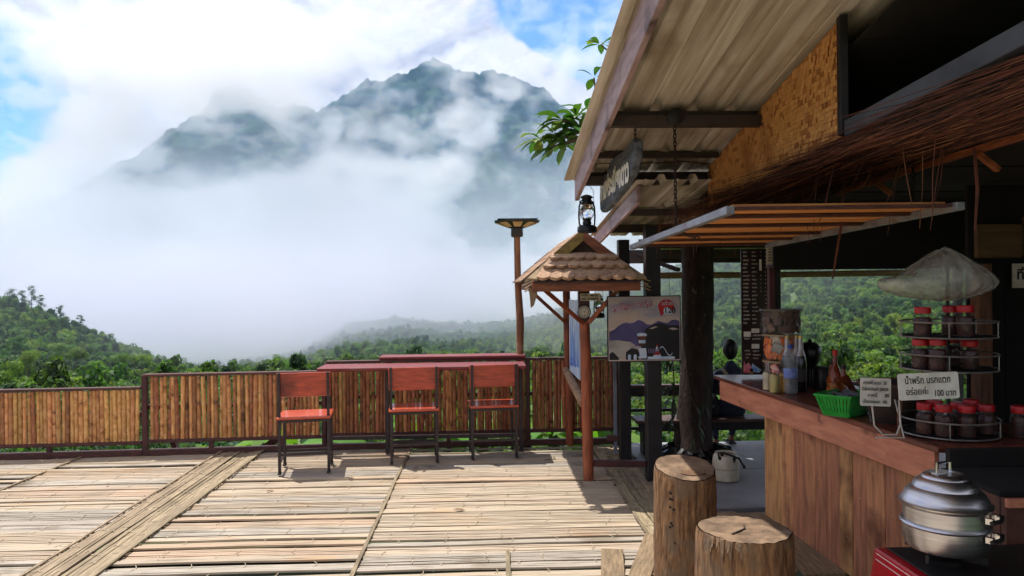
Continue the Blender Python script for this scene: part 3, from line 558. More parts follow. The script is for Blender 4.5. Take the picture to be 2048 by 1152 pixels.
# a few dry leaves blown onto the deck
DRY = mat('dry_leaf', lin(120, 88, 56), lin(84, 58, 38), scale=20, rough=.8, rnd=.2); R = random.Random(91)
for i, (x, y) in enumerate(((-.62, 6.55), (-.55, 6.50), (.55, 6.75), (.62, 6.86), (.75, 5.95), (-1.7, 5.9), (-.2, 5.3), (.3, 7.18), (-3.1, 6.2))):
    a = R.uniform(0, 6.28); L = R.uniform(.05, .09); c, s_ = math.cos(a), math.sin(a); pts = [(-.5, 0, .0), (-.2, .18, .012), (.2, .16, .016), (.5, 0, .006), (.2, -.16, .014), (-.2, -.18, .01)]
    o = MB().prism([(x + L * (u * c - v * s_), y + L * (u * s_ + v * c), .012 + w * .7) for u, v, w in pts], (0, 0, .0012)).build('dry_leaf', DRY); tag(o, 'curled brown dry leaf lying on the bamboo deck', 'leaf', 'dry leaves on the deck')
# ------------------------------------------------------------------ roofs and kiosk structure
def roof1(y): return 3.264 - 0.172 * y
def roof2(y): return 2.275 - 0.10 * (y - 5.0)
SHEET = mat('cream_metal_sheet', lin(212, 206, 194), lin(160, 150, 132), scale=1.6, stretch=(12, .35, 3), rough=0.42, metal=0.0, bump=0.06, bscale=18, spots=(lin(120, 104, 78), 1.8, 0.56, 0.75), rnd=0.05, spec=0.6)
BARGE = mat('brown_painted_board', lin(166, 142, 144), lin(138, 114, 116), scale=3, stretch=(8, 1.5, 8), rough=0.6, bump=0.12, bscale=30, spots=(lin(76, 58, 58), 4, 0.56, 0.72), rnd=0.05)
PURLIN = mat('purlin_steel', lin(72, 60, 56), lin(54, 44, 42), scale=6, rough=0.55, metal=0.2, rnd=0.1)
POST = mat('black_steel_post', lin(40, 38, 42), lin(28, 27, 30), scale=5, rough=0.5, metal=0.1)
BLACKBOARD = mat('shade_and_cloth_black', lin(26, 22, 22), lin(16, 14, 14), scale=4, rough=0.9)  # near-black puts the dim interior's shade into the boards; also black cloth
CHAIN = mat('rusty_chain', lin(70, 54, 48), lin(44, 36, 34), scale=60, rough=0.6, metal=0.6)
def sheet(x0, x1, y0, y1, fz, name, parent, th=0.0012):
    xs = []; x = x0
    while x < x1 - 1e-6:
        for dx, h in ((0, 0), (.055, 0), (.060, .006), (.068, .006), (.073, 0), (.135, 0), (.150, .036), (.184, .036), (.199, 0)):
            if x + dx <= x1: xs.append((x + dx, h))
        x += 0.21
    xs.append((x1, 0)); vs = []; n = len(xs)
    ys = np.linspace(y0, y1, 6)
    for y in ys:
        for a, h in xs: vs.append((a, y, fz(y) + h))
    for y in ys:
        for a, h in xs: vs.append((a, y, fz(y) + h + .002))
    k = n * len(ys); fs = []
    for j in range(len(ys) - 1):
        for i in range(n - 1):
            a = j * n + i; fs += [(a, a + 1, a + n + 1, a + n), (k + a, k + a + n, k + a + n + 1, k + a + 1)]
    for i in range(n - 1): fs += [(i, k + i, k + i + 1, i + 1), (k - n + i, k - n + i + 1, 2 * k - n + i + 1, 2 * k - n + i)]
    for j in range(len(ys) - 1): fs += [(j * n, (j + 1) * n, k + (j + 1) * n, k + j * n), (j * n + n - 1, k + j * n + n - 1, k + (j + 1) * n + n - 1, (j + 1) * n + n - 1)]
    return MB().add(vs, fs).build(name, SHEET, parent)
def board_x(x, th, y0, y1, zb, zt, name, m, parent, bev=0.003):           # board lying in a plane X = const; zb / zt give lower and upper edge
    return MB().prism([(x, y0, zb(y0)), (x, y1, zb(y1)), (x, y1, zt(y1)), (x, y0, zt(y0))], (th, 0, 0)).build(name, m, parent, bevel=bev)
def chain_mb(p, q, link=0.030, r=0.0034, sag=0.0):
    p, q = Vector(p), Vector(q); L = (q - p).length; n = max(2, int(L / (link * .74))); mb = MB(); d = (q - p).normalized(); a = d.orthogonal().normalized(); b = d.cross(a)
    for i in range(n):
        t = (i + .5) / n; c = p.lerp(q, t) - Vector((0, 0, sag * 4 * t * (1 - t))); s = a if i % 2 else b
        pts = [c + d * link * .5 * math.cos(w) + s * link * .27 * math.sin(w) for w in np.linspace(0, 2 * math.pi, 9)[:-1]]
        mb.tube(pts, r, 4, closed=True)
    return mb

kiosk = thing('coffee_kiosk', 'open fronted coffee kiosk with a cream corrugated metal roof and woven bamboo upper wall', 'kiosk', (1.9, 4.0, 0))
for i in range(6): sheet(0.57 + i * .84, min(0.57 + (i + 1) * .84 + .01, 5.4), -2.6, 5.31, (lambda y, e=(.0025 if i % 2 else 0): roof1(y) + e), 'roof_sheet', kiosk)
board_x(0.635, 0.028, -2.6, 5.2, lambda y: 2.193 + .167 * (5.2 - y), lambda y: roof1(y) - .006, 'barge_board', BARGE, kiosk)
for y in (-1.6, 0.4, 1.8, 2.55):
    MB().bx(0.665, 5.0, y - .025, y + .025, roof1(y) - .115, roof1(y) - .012).build('purlin', PURLIN, kiosk)
for y in (4.02, 5.05):
    z = roof1(y) - .010; MB().bx(0.665, 1.60, y - .03, y + .03, z - .105, z - .045).build('purlin', PURLIN, kiosk, bevel=.002); MB().bx(0.665, 1.57, y + .031, y + .07, z - .050, z - .010).build('purlin', PURLIN, kiosk)
z = roof1(4.72) - .008; MB().bx(0.70, 1.50, 4.70, 4.74, z - .035, z).build('purlin', PURLIN, kiosk)
# crumpled flashing where the two roofs meet
mb = MB()
pts = [Vector((.70 + .1 * i, 4.9 + U(-.03, .03), roof1(4.9) - .012 + U(-.012, .004))) for i in range(9)]
mb.tube(pts, .004, 5); mb.build('sheet_lap_edge', PURLIN, kiosk)
# woven bamboo wall above the counter
WEAVE = [mat('woven_bamboo', lin(228, 172, 108), lin(198, 140, 84), scale=7, stretch=(1, 6, 2), rough=0.6, rnd=0.0, bump=0.15, spots=(lin(170, 112, 64), 3, 0.5, 0.7)), mat('woven_bamboo_dark', lin(192, 130, 76), lin(160, 104, 60), scale=9, rough=0.65)]
wall_top = lambda y: roof1(y) - .012
wall_bot = lambda y: 2.118 + (4.98 - y) * .054
board_x(1.515, 0.012, 3.10, 4.98, wall_bot, wall_top, 'wall_backing', WEAVE[1], kiosk, 0)
mb = MB(); cy, cz = 0.042, 0.024; R = random.Random(3); j = 0; zz = 2.06
while zz < 2.80:
    y = 3.11 + (0.026 if j % 2 else 0) + (j % 4) * .009
    while y < 4.94:
        ya, yb = y + R.uniform(.001, .004), y + cy - R.uniform(.001, .004); zm = zz + cz / 2
        if zm - cz * .5 > wall_bot(y) and zm + cz * .5 < min(wall_top(ya), wall_top(yb)):
            o = R.uniform(.0, .003); mb.cur = 1 if R.random() < .10 else 0
            if R.random() < .84: mb.prism([(1.514 - o, ya, zz + .001), (1.514 - o, yb, zz + .001 + R.uniform(-.002, .002)), (1.514 - o, yb, zz + cz - .001), (1.514 - o, ya, zz + cz - .001)], (-.004, 0, 0))
            else:
                mb.prism([(1.514 - o, ya, zz + .001), (1.514 - o, (ya + yb) / 2 - .002, zz + .001), (1.514 - o, (ya + yb) / 2 - .002, zz + cz - .001), (1.514 - o, ya, zz + cz - .001)], (-.005, 0, 0))
        y += cy
    zz += cz; j += 1
tag(mb.build('woven_panel', WEAVE, kiosk), kind='stuff')
board_x(1.495, 0.035, 3.065, 3.10, wall_bot, wall_top, 'wall_edge_post', POST, kiosk)
# grey steel eaves beam carrying on towards the viewer, with a lath behind
MB().beam((1.53, 3.06, 2.243), (1.53, 1.2, 2.33), 0.05, 0.068).build('eaves_beam', mat('blue_grey_steel', lin(84, 90, 102), lin(66, 70, 80), scale=4, rough=0.5, metal=0.2), kiosk, bevel=.003)
# inner loft, header, ceiling and wall boards; interior shade painted in as near-black
for i, x in enumerate((2.32, 2.6)): MB().bx(x, x + .02, 0.2 + i, 5.15, 2.20, roof1(5.15) - .02 if i else 2.36).build('attic_shade_board', BLACKBOARD, kiosk)
MB().bx(2.03, 4.6, 5.16, 5.19, 1.695, 2.36).build('header_shade_board', BLACKBOARD, kiosk)  # added black board, keeps the paler roof beyond from showing in the shade
for i in range(12): MB().prism([(1.56, -1.6 + i * .58, roof1(-1.6 + i * .58) - .12), (5.0, -1.6 + i * .58, roof1(-1.6 + i * .58) - .12), (5.0, -1.03 + i * .58, roof1(-1.03 + i * .58) - .12), (1.56, -1.03 + i * .58, roof1(-1.03 + i * .58) - .12)], (0, 0, -.012)).build('loft_shade_board', BLACKBOARD, kiosk)  # boards added to black out the lit roof underside, shade as colour
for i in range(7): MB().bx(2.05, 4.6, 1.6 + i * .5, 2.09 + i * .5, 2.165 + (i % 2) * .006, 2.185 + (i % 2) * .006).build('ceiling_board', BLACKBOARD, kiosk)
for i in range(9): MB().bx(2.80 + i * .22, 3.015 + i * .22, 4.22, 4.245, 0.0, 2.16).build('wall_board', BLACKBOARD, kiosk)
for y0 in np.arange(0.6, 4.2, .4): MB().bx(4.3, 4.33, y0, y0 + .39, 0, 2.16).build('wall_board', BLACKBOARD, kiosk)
PLY = mat('dusty_plywood', lin(112, 84, 56), lin(84, 60, 40), scale=4, stretch=(1, 3, 8), rough=0.7, bump=0.1)
MB().bx(2.83, 3.10, 4.185, 4.215, 1.735, 1.93).build('plywood_panel', PLY, kiosk, bevel=.003); MB().bx(3.115, 3.45, 4.185, 4.215, 1.745, 1.97).build('plywood_panel', PLY, kiosk, bevel=.003)
MB().bx(2.78, 2.86, 4.10, 4.18, 0.0, 1.70).build('timber_post', mat('post_timber', lin(118, 78, 54), lin(84, 54, 38), scale=4, stretch=(12, 12, 1.4), rough=0.7), kiosk, bevel=.004)
# red-brown post at the counter's far corner
mb = MB().bx(2.04, 2.085, 5.28, 5.325, 0.886, 2.10); mb.build('corner_post', MAROON, kiosk, bevel=.004)
MB().bx(2.087, 2.13, 5.29, 5.335, 0.886, 2.10).build('corner_post', POST, kiosk, bevel=.004)
# hook plate on the front beam
MB().lathe([(0.045, 0), (0.045, .01), (.02, .018), (0.0, .018)], (1.035, 3.985, roof1(4.02) - .07), 14, axis=(0, -1, 0), caps=False).build('hook_plate', POST, kiosk, smooth=True)

# ------------------------------------------------------------------ lower terrace roof with its steel posts and bench rail
ter = thing('terrace_shelter', 'low covered terrace beyond the kiosk with black steel posts and a bench railing', 'shelter', (2.9, 6.7, 0))
for i in range(5): sheet(1.0 + i * .84, 1.0 + (i + 1) * .84 + .01, 4.86, 8.75 if i else 7.05, (lambda y, e=(.0025 if i % 2 else 0): roof2(y) + e), 'roof_sheet', ter)
board_x(1.03, 0.026, 4.98, 7.0, lambda y: 2.150 - .098 * (y - 4.98), lambda y: roof2(y) - .006, 'barge_board', BARGE, ter)
for y, h in ((5.75, .05), (6.4, .07), (7.2, .09), (7.9, .09), (8.55, .06)):
    MB().bx(1.06 if y < 7 else 1.5, 4.9, y - .025, y + .025, roof2(y) - .012 - h, roof2(y) - .012).build('purlin', PURLIN, ter)
MB().tube([(1.35, 8.42, 1.70), (2.2, 8.46, 1.705), (3.3, 8.43, 1.70), (5.0, 8.47, 1.71)], [.034, .038, .034, .036], 10).build('eaves_pole', mat('peeled_pole', lin(146, 116, 84), lin(110, 84, 60), scale=5, stretch=(1.5, 9, 9), rough=0.7), ter, smooth=True)
for (x, y, w) in ((1.265, 6.77, .10), (1.365, 6.05, .118)):
    MB().bx(x - w / 2, x + w / 2, y - w / 2, y + w / 2, 0.0, roof2(y) - .085).build('post', POST, ter, bevel=.004)
MB().bx(1.205, 1.235, 7.0, 7.03, 0.0, 1.2).build('pipe', mat('grey_pipe', lin(140, 150, 165), lin(112, 120, 136), scale=8, rough=0.4), ter)
MB().beam((1.14, 7.03, 0.155), (1.31, 7.0, 0.155), .06, .05).build('edge_rail', DARKWOOD, ter)
MB().beam((0.88, 6.11, 0.135), (1.305, 6.06, 0.135), .05, .05).build('kick_rail', MAROON, ter, bevel=.003)
BENCH = mat('bench_board', lin(92, 66, 58), lin(66, 48, 44), scale=4, stretch=(1.5, 10, 10), rough=0.55, coat=0.1)
MB().bx(1.30, 4.4, 7.28, 7.36, 0.585, 0.612).build('rail_cap', BENCH, ter, bevel=.003); MB().bx(1.30, 4.4, 7.30, 7.34, 0.50, 0.584).build('rail_board', POST, ter)
MB().bx(1.30, 4.4, 7.31, 7.335, 0.345, 0.375).build('thin_rail', POST, ter); MB().bx(1.30, 4.4, 7.31, 7.335, 0.165, 0.195).build('thin_rail', POST, ter)
MB().bx(1.38, 3.9, 6.78, 7.08, 0.325, 0.352).build('bench_seat', BENCH, ter, bevel=.004); MB().bx(1.40, 3.88, 6.80, 6.83, 0.25, 0.324).build('bench_apron', POST, ter)
for x in (1.45, 2.9, 3.8): MB().bx(x, x + .05, 6.85, 7.0, 0.022, 0.249).build('bench_leg', POST, ter)
for x in (2.94, 4.2): MB().bx(x, x + .07, 7.30, 7.36, 0.022, 0.584).build('rail_post', POST, ter)
MB().bx(1.40, 1.44, 8.36, 8.40, -1.2, 1.9).build('post', POST, ter); MB().bx(5.4, 5.48, 8.36, 8.42, -1.2, 1.9).build('post', POST, ter)
MB().beam((1.365, 6.6, 1.86), (1.6, 6.1, 1.72), .03, .03).build('roof_brace', POST, ter)
MB().bx(1.66, 1.69, 8.36, 8.385, 1.60, 1.70).build('bracket', POST, ter)

# ------------------------------------------------------------------ thatch awning over the counter
STRAW = [mat('straw_red_brown', lin(106, 58, 44), lin(68, 36, 30), scale=5, rough=0.8, rnd=0.0), mat('straw_tan', lin(152, 108, 76), lin(108, 70, 50), scale=5, rough=0.8), mat('straw_dark', lin(48, 28, 26), lin(30, 20, 20), scale=5, rough=0.9)]
th = thing('thatch_awning', 'shaggy dark red straw thatch fringe hanging over the counter', 'thatch', (1.8, 3.6, 2.15))
MB().prism([(1.56, 1.2, 2.275), (1.56, 5.6, 2.165), (2.06, 5.5, 2.20), (2.06, 1.2, 2.285)], (0, 0, .02)).build('thatch_base', STRAW[2], th)
mb = MB(); R = random.Random(8)
for i in range(1900):
    x = R.uniform(1.50, 2.06); y = R.uniform(1.5, 5.3); L = R.uniform(.35, 1.1); z = 2.155 + .02 * (3.5 - y) + R.uniform(-.02, .06) + (2.06 - x) * -.02
    dx = R.gauss(-.10, .10) * L; dz = R.gauss(-.03, .025) * L; p = Vector((x, y, z)); q = p + Vector((dx, L, dz)); mid = (p + q) / 2 + Vector((R.uniform(-.02, .02), 0, R.uniform(-.015, .015)))
    mb.cur = R.choices((0, 1, 2), (6, 1.1, 4))[0]; r = R.uniform(.0010, .0024); mb.tube([p, mid, q], [r, r * .9, r * .4], 3, cap=False)
tag(mb.build('straw', STRAW, th), kind='stuff')
mb = MB()
for i in range(70):                                                # loose stalks dangling from the fringe
    x = R.uniform(1.05, 2.0); y = R.uniform(2.6, 5.6); 
    if x < 1.5: y = R.uniform(4.6, 6.0); x = R.uniform(1.38, 1.6)
    L = R.uniform(.10, .36); p = Vector((x, y, 2.16)); q = p + Vector((R.gauss(-.03, .05), R.uniform(-.05, .16), -L)); mb.cur = R.choice((0, 0, 1)); mb.tube([p, (p + q) / 2 + Vector((R.uniform(-.02, .02), 0, 0)), q], [.0028, .0024, .0012], 4, cap=False)
for i in range(90):                                                # frayed far end of the fringe
    p = Vector((R.uniform(1.5, 1.75), R.uniform(4.3, 5.2), R.uniform(2.11, 2.17))); q = p + Vector((R.uniform(-.30, .05), R.uniform(.25, .6), R.uniform(-.16, .03))); mb.cur = R.choice((0, 0, 1)); mb.tube([p, q], [.0026, .001], 4, cap=False)
tag(mb.build('loose_stalks', STRAW, th), kind='stuff')
BATT = mat('orange_batten', lin(168, 96, 62), lin(128, 70, 46), scale=4, stretch=(6, 1.5, 6), rough=0.65)
MB().beam((2.02, 2.2, 2.155), (2.02, 4.2, 2.115), .02, .028).build('batten', BATT, th)
for y in (2.95, 3.75): MB().beam((2.0, y, 2.118), (2.10, y - .1 + .12, 2.055), .022, .02).build('strut', BATT, th)
# dangling stick
for (p, q) in (((1.82, 3.7, 2.13), (1.73, 3.65, 1.62)), ((1.92, 2.85, 2.12), (1.90, 2.82, 1.80))):
    MB().tube([p, ((Vector(p) + Vector(q)) / 2 + Vector((.012, 0, 0))), q], [.006, .007, .004], 5).build('hanging_stick', STRAW[0], th)

# ------------------------------------------------------------------ propped-up counter shutter
SLAT = mat('shutter_slat', lin(226, 156, 88), lin(194, 124, 68), scale=5, stretch=(1.3, 16, 16), rough=0.55, rnd=0.12, bump=0.15)
sh = thing('counter_shutter', 'hinged counter shutter of orange slats propped up flat on chains above the counter', 'shutter', (1.5, 4.0, 1.87))
def sz(x, y): return 1.862 + (5.0 - y) * .022 - (1.93 - x) * .006
def pt(x, y, dz=0): return Vector((x, y, sz(x, y) + dz))
GREY = mat('galvanised_angle', lin(150, 152, 160), lin(118, 118, 126), scale=8, rough=0.45, metal=0.5, spots=(lin(116, 70, 50), 9, 0.62, 0.75))
MB().beam(pt(1.0, 5.02), pt(1.0, 2.99), .035, .034).build('frame_rail', GREY, sh, bevel=.002); MB().beam(pt(1.93, 5.02), pt(1.93, 2.95), .035, .034).build('frame_rail', GREY, sh, bevel=.002)
for y in (5.0, 4.58, 4.2, 3.72, 3.30, 3.0): MB().beam(pt(1.02, y, .006), pt(1.91, y, .006), .05, .012).build('cross_bar', DARKWOOD, sh)
y = 3.02
while y < 4.97:
    w = min(.075, 4.975 - y); MB().prism([pt(1.02, y + .002, .016), pt(1.91, y + .002, .016), pt(1.91, y + w - .002, .016), pt(1.02, y + w - .002, .016)], (0, 0, .008 + U(0, .003))).build('slat', SLAT, sh); y += w
tag(chain_mb((1.035, 4.0, roof1(4.02) - .118), pt(1.0, 3.86, .02)).build('chain', CHAIN, sh), kind='stuff'); tag(chain_mb(pt(1.0, 3.86, .015), pt(1.09, 3.75, -.05), sag=.01).build('chain', CHAIN, sh), kind='stuff')
tag(chain_mb(pt(1.93, 3.3, .02), (2.0, 3.4, 2.15)).build('chain', CHAIN, sh), kind='stuff')
# ------------------------------------------------------------------ little shingled shelter at the edge of the deck
LOG = mat('orange_log', lin(158, 86, 52), lin(116, 58, 38), scale=4, stretch=(10, 10, 1.2), rough=0.55, bump=0.15, spots=(lin(92, 46, 34), 3, 0.54, 0.72))
TRIM = mat('shelter_trim', lin(138, 82, 54), lin(100, 58, 42), scale=4, stretch=(1.4, 8, 8), rough=0.65, bump=0.15, spots=(lin(150, 128, 84), 4, 0.6, 0.75))
MOSS = mat('mossy_board', lin(142, 126, 62), lin(104, 82, 50), scale=6, stretch=(3, 3, 3), rough=0.85, bump=0.2, spots=(lin(120, 90, 60), 5, 0.5, 0.68))
GREYBOARD = mat('weathered_board', lin(160, 138, 108), lin(118, 98, 76), scale=8, rough=0.9, bump=0.25, bscale=40, spots=(lin(90, 74, 58), 9, 0.52, 0.68))
SHINGLE = mat('wood_shingle', lin(180, 148, 122), lin(150, 120, 98), scale=40, rough=0.9, bump=0.35, bscale=60, rnd=0.16, spots=(lin(120, 96, 76), 34, 0.56, 0.7))
GABLE = mat('gable_board', lin(86, 66, 62), lin(60, 46, 46), scale=6, rough=0.8)
kx = 0.775
kb = thing('information_shelter', 'small gabled shelter with scalloped wooden shingles standing on the deck on log posts', 'shelter', (kx, 6.6, 0))
MB().tube([(0.835, 6.10, 0), (0.83, 6.1, .35), (0.825, 6.1, .9), (0.815, 6.1, 1.30)], [.044, .046, .044, .042], 12).build('log_post', LOG, kb, smooth=True)
MB().bx(0.765, 0.855, 6.065, 6.15, 1.295, 1.66).build('post_head', MAROON, kb, bevel=.003)
MB().tube([(0.835, 7.45, 0), (0.825, 7.44, .8), (0.81, 7.42, 1.68)], [.042, .04, .036], 10).build('log_post', LOG, kb, smooth=True)
ridge, zl, hw0 = 2.025, 1.655, 0.45
def slope_z(s, x): return ridge - (abs(x - kx)) * (ridge - zl) / hw0
for s in (-1, 1):
    MB().prism([(kx, 5.86, ridge - .03), (kx, 7.7, ridge - .03), (kx + s * hw0, 7.7, zl - .03), (kx + s * hw0, 5.86, zl - .03)], (0, 0, .016)).build('roof_deck', GABLE, kb)
    # upper mossy/brown barge board and the lower weathered one, then the shingles of the slope
    a = Vector((kx, 5.825, ridge)); b = Vector((kx + s * .225, 5.825, ridge - .185)); c = Vector((kx + s * .47, 5.80, zl - .025))
    MB().prism([a + Vector((0, 0, .012)), b + Vector((s * .01, 0, .014)), b + Vector((-s * .045, 0, -.045)), a + Vector((0, 0, -.072))], (0, .028, 0)).build('barge_board', MOSS if s < 0 else TRIM, kb)
    MB().prism([b + Vector((0, -.02, .010)), c + Vector((0, -.02, .012)), c + Vector((-s * .09, -.02, -.004)), b + Vector((-s * .062, -.02, -.052))], (0, .024, 0)).build('barge_board', GREYBOARD, kb)
    for r in range(4):
        x0 = kx + s * (hw0 + .03 - r * .115); z0 = slope_z(s, x0) + .008; x1 = x0 - s * .135; z1 = slope_z(s, x1) + .004
        y = 5.88
        while y < 7.66:
            w = U(.085, .10); h = U(0, .004)
            MB().prism([(x0, y, z0 + h), (x0 + s * .012, y + w * .5, z0 + h - .008), (x0, y + w - .004, z0 + h), (x1, y + w - .004, z1 + h), (x1, y, z1 + h)], (s * .004, 0, .009)).build('shingle', SHINGLE, kb); y += w
MB().prism([(kx - .21, 5.90, 1.825), (kx + .21, 5.90, 1.825), (kx, 5.90, ridge - .06)], (0, .02, 0)).build('gable_panel', GABLE, kb)
# hipped front apron: three rows of round ended shingles
rows = [(5.87, 1.842, 5.772, 1.802, .235, .27), (5.80, 1.785, 5.694, 1.738, .27, .33), (5.72, 1.722, 5.625, 1.650, .33, .385)]
MB().prism([(kx - .22, 5.88, 1.835), (kx + .22, 5.88, 1.835), (kx + .40, 5.64, 1.632), (kx - .40, 5.64, 1.632)], (0, 0, -.014)).build('apron_deck', GABLE, kb)
for (ya, za, yb, zb, wa, wb) in rows:
    n = int(2 * wb / .088); 
    for i in range(n):
        xa0 = kx - wa + 2 * wa * i / n; xa1 = kx - wa + 2 * wa * (i + 1) / n; xb0 = kx - wb + 2 * wb * i / n + .0015; xb1 = kx - wb + 2 * wb * (i + 1) / n - .0015; h = U(0, .004); d = Vector((0, yb - ya, zb - za)).normalized() * .022
        pts = [(xa0, ya, za + h), (xa1, ya, za + h), (xb1, yb, zb + h)] + [(xb1 + (xb0 - xb1) * t, yb + d.y * math.sin(math.pi * t), zb + h + d.z * math.sin(math.pi * t)) for t in (.2, .4, .6, .8)] + [(xb0, yb, zb + h)]
        MB().prism(pts, (0, -.012, .020)).build('shingle', SHINGLE, kb)
for s in (-1, 1):
    MB().prism([(kx + s * .225, 5.845, 1.84), (kx + s * .455, 5.625, 1.645), (kx + s * .375, 5.61, 1.640), (kx + s * .205, 5.825, 1.80)], (0, 0, .014)).build('hip_board', GREYBOARD, kb)
    MB().beam((kx + s * .40, 5.70, 1.60), (kx + s * .40, 7.62, 1.60), .028, .075).build('side_fascia', TRIM, kb, bevel=.002)
MB().beam((kx - .415, 5.665, 1.597), (kx + .415, 5.665, 1.597), .028, .082).build('front_fascia', TRIM, kb, bevel=.003)
MB().beam((kx - .39, 5.95, 1.585), (kx + .39, 5.95, 1.585), .03, .06).build('cross_beam', MAROON, kb); MB().beam((kx - .39, 7.44, 1.60), (kx + .39, 7.44, 1.60), .03, .06).build('cross_beam', MAROON, kb)
MB().beam((.80, 5.92, 1.61), (.80, 7.6, 1.61), .04, .045).build('long_beam', MAROON, kb)
MB().beam((.805, 6.07, 1.285), (.48, 5.95, 1.565), .03, .03).build('brace', LOG, kb); MB().beam((.845, 6.07, 1.295), (1.07, 5.97, 1.56), .034, .034).build('brace', LOG, kb); MB().beam((.79, 7.38, 1.24), (.42, 7.3, 1.58), .03, .03).build('brace', LOG, kb)
MB().tube([(.805, 6.14, .62), (.80, 6.8, .69), (.795, 7.40, .76)], [.036, .04, .036], 9).build('rail_log', mat('pale_log', lin(168, 132, 98), lin(128, 96, 68), scale=5, stretch=(8, 1.4, 8), rough=0.75), kb, smooth=True)
for s, x in ((-1, kx - .455), (1, kx + .47)):                       # ragged roof ends: splayed lath tips and a carved drop
    for i in range(4): MB().beam((x - s * .05, 5.70 + i * .02, 1.655 - i * .018), (x + s * U(.0, .05), 5.66 + i * .02, 1.628 - i * .024), .016, .006).build('lath_tip', GREYBOARD, kb)
MB().prism([(.335, 5.72, 1.60), (.405, 5.72, 1.60), (.40, 5.72, 1.53), (.375, 5.72, 1.45), (.35, 5.72, 1.43), (.345, 5.72, 1.50)], (0, .018, 0)).build('carved_drop', GREYBOARD, kb)
# picture board of the view, hung between the posts
pb = thing('view_map_board', 'pale blue and white picture map hanging between the posts of the little shelter', 'map board', (0.80, 6.75, 0.9))
PRINTW = mat('print_white', lin(196, 208, 222), lin(150, 178, 208), scale=5, stretch=(4, 4, 1), rough=0.4)
MB().bx(0.790, 0.802, 6.28, 7.0, 0.80, 1.47).build('panel', PRINTW, pb)
BLUEINK = mat('print_blue', lin(44, 92, 178), lin(84, 130, 200), scale=9, rough=0.4)
for (y0, y1, z0, z1) in ((6.5, 6.72, .88, 1.12), (6.75, 6.95, .86, 1.2), (6.3, 6.45, .9, 1.05)):
    MB().prism([(.789, y0, z0), (.789, y1, z0), (.789, y1 - .05, z1), (.789, (y0 + y1) / 2, z1 + .09), (.789, y0 + .08, z1 - .05)], (-.001, 0, 0)).build('print', BLUEINK, pb)
for i in range(9):
    y = 6.32 + i * .07; MB().beam((.789, y, .9 + U(0, .1)), (.789, y + U(-.1, .1), 1.25 + U(0, .2)), .012, .0012, (1, 0, 0)).build('print_line', BLUEINK, pb)
# wifi note, dial and small lantern on the shelter
INK = mat('black_ink', (0.012, 0.012, 0.014), rough=0.6); CARD = mat('card', lin(200, 192, 176), lin(176, 166, 150), scale=10, rough=0.8)
w = thing('wifi_note', 'small handwritten wifi card pinned to the shelter post above the dial', 'note', (0.86, 6.04, 1.5))
MB().bx(0.775, 0.94, 6.035, 6.041, 1.475, 1.535).build('card', CARD, w); text('WIFI : 44-GL', .026, INK, w, (.783, 6.033, 1.510), bold=.0006); text('รหัส N42044', .026, INK, w, (.783, 6.033, 1.482), bold=.0006)
DIALW = mat('dial_face', lin(196, 192, 180), lin(166, 160, 146), scale=14, rough=0.4); DIALG = mat('dial_rim', lin(120, 120, 116), lin(88, 88, 86), scale=10, rough=0.35, metal=0.5)
d = thing('weather_dial', 'round white dial fixed to the front log post under the wifi card', 'dial', (0.80, 6.03, 1.39)); ax = (0, -1, 0); cc = (.805, 6.052, 1.385)
MB().lathe([(.055, 0), (.056, .010), (.049, .014), (.047, .008), (0, .008)], cc, 26, ax, caps=False).build('rim', DIALG, d, smooth=True); MB().lathe([(.0465, .0085), (.0465, .0105), (0, .0105)], cc, 26, ax, caps=False).build('face', DIALW, d)
MB().lathe([(.034, .011), (.036, .0115), (.038, .011)], cc, 26, ax, caps=False).build('scale_ring', INK, d); MB().lathe([(.005, .0105), (.005, .014), (0, .014)], cc, 10, ax, caps=False).build('hub', INK, d)
MB().beam((.805, 6.039, 1.385), (.822, 6.039, 1.365), .003, .002).build('needle', mat('dial_needle', lin(200, 160, 60), rough=.4), d); MB().lathe([(.0045, .0105), (.0045, .013), (0, .013)], (.809, 6.052, 1.357), 8, ax, caps=False).build('screw', INK, d)

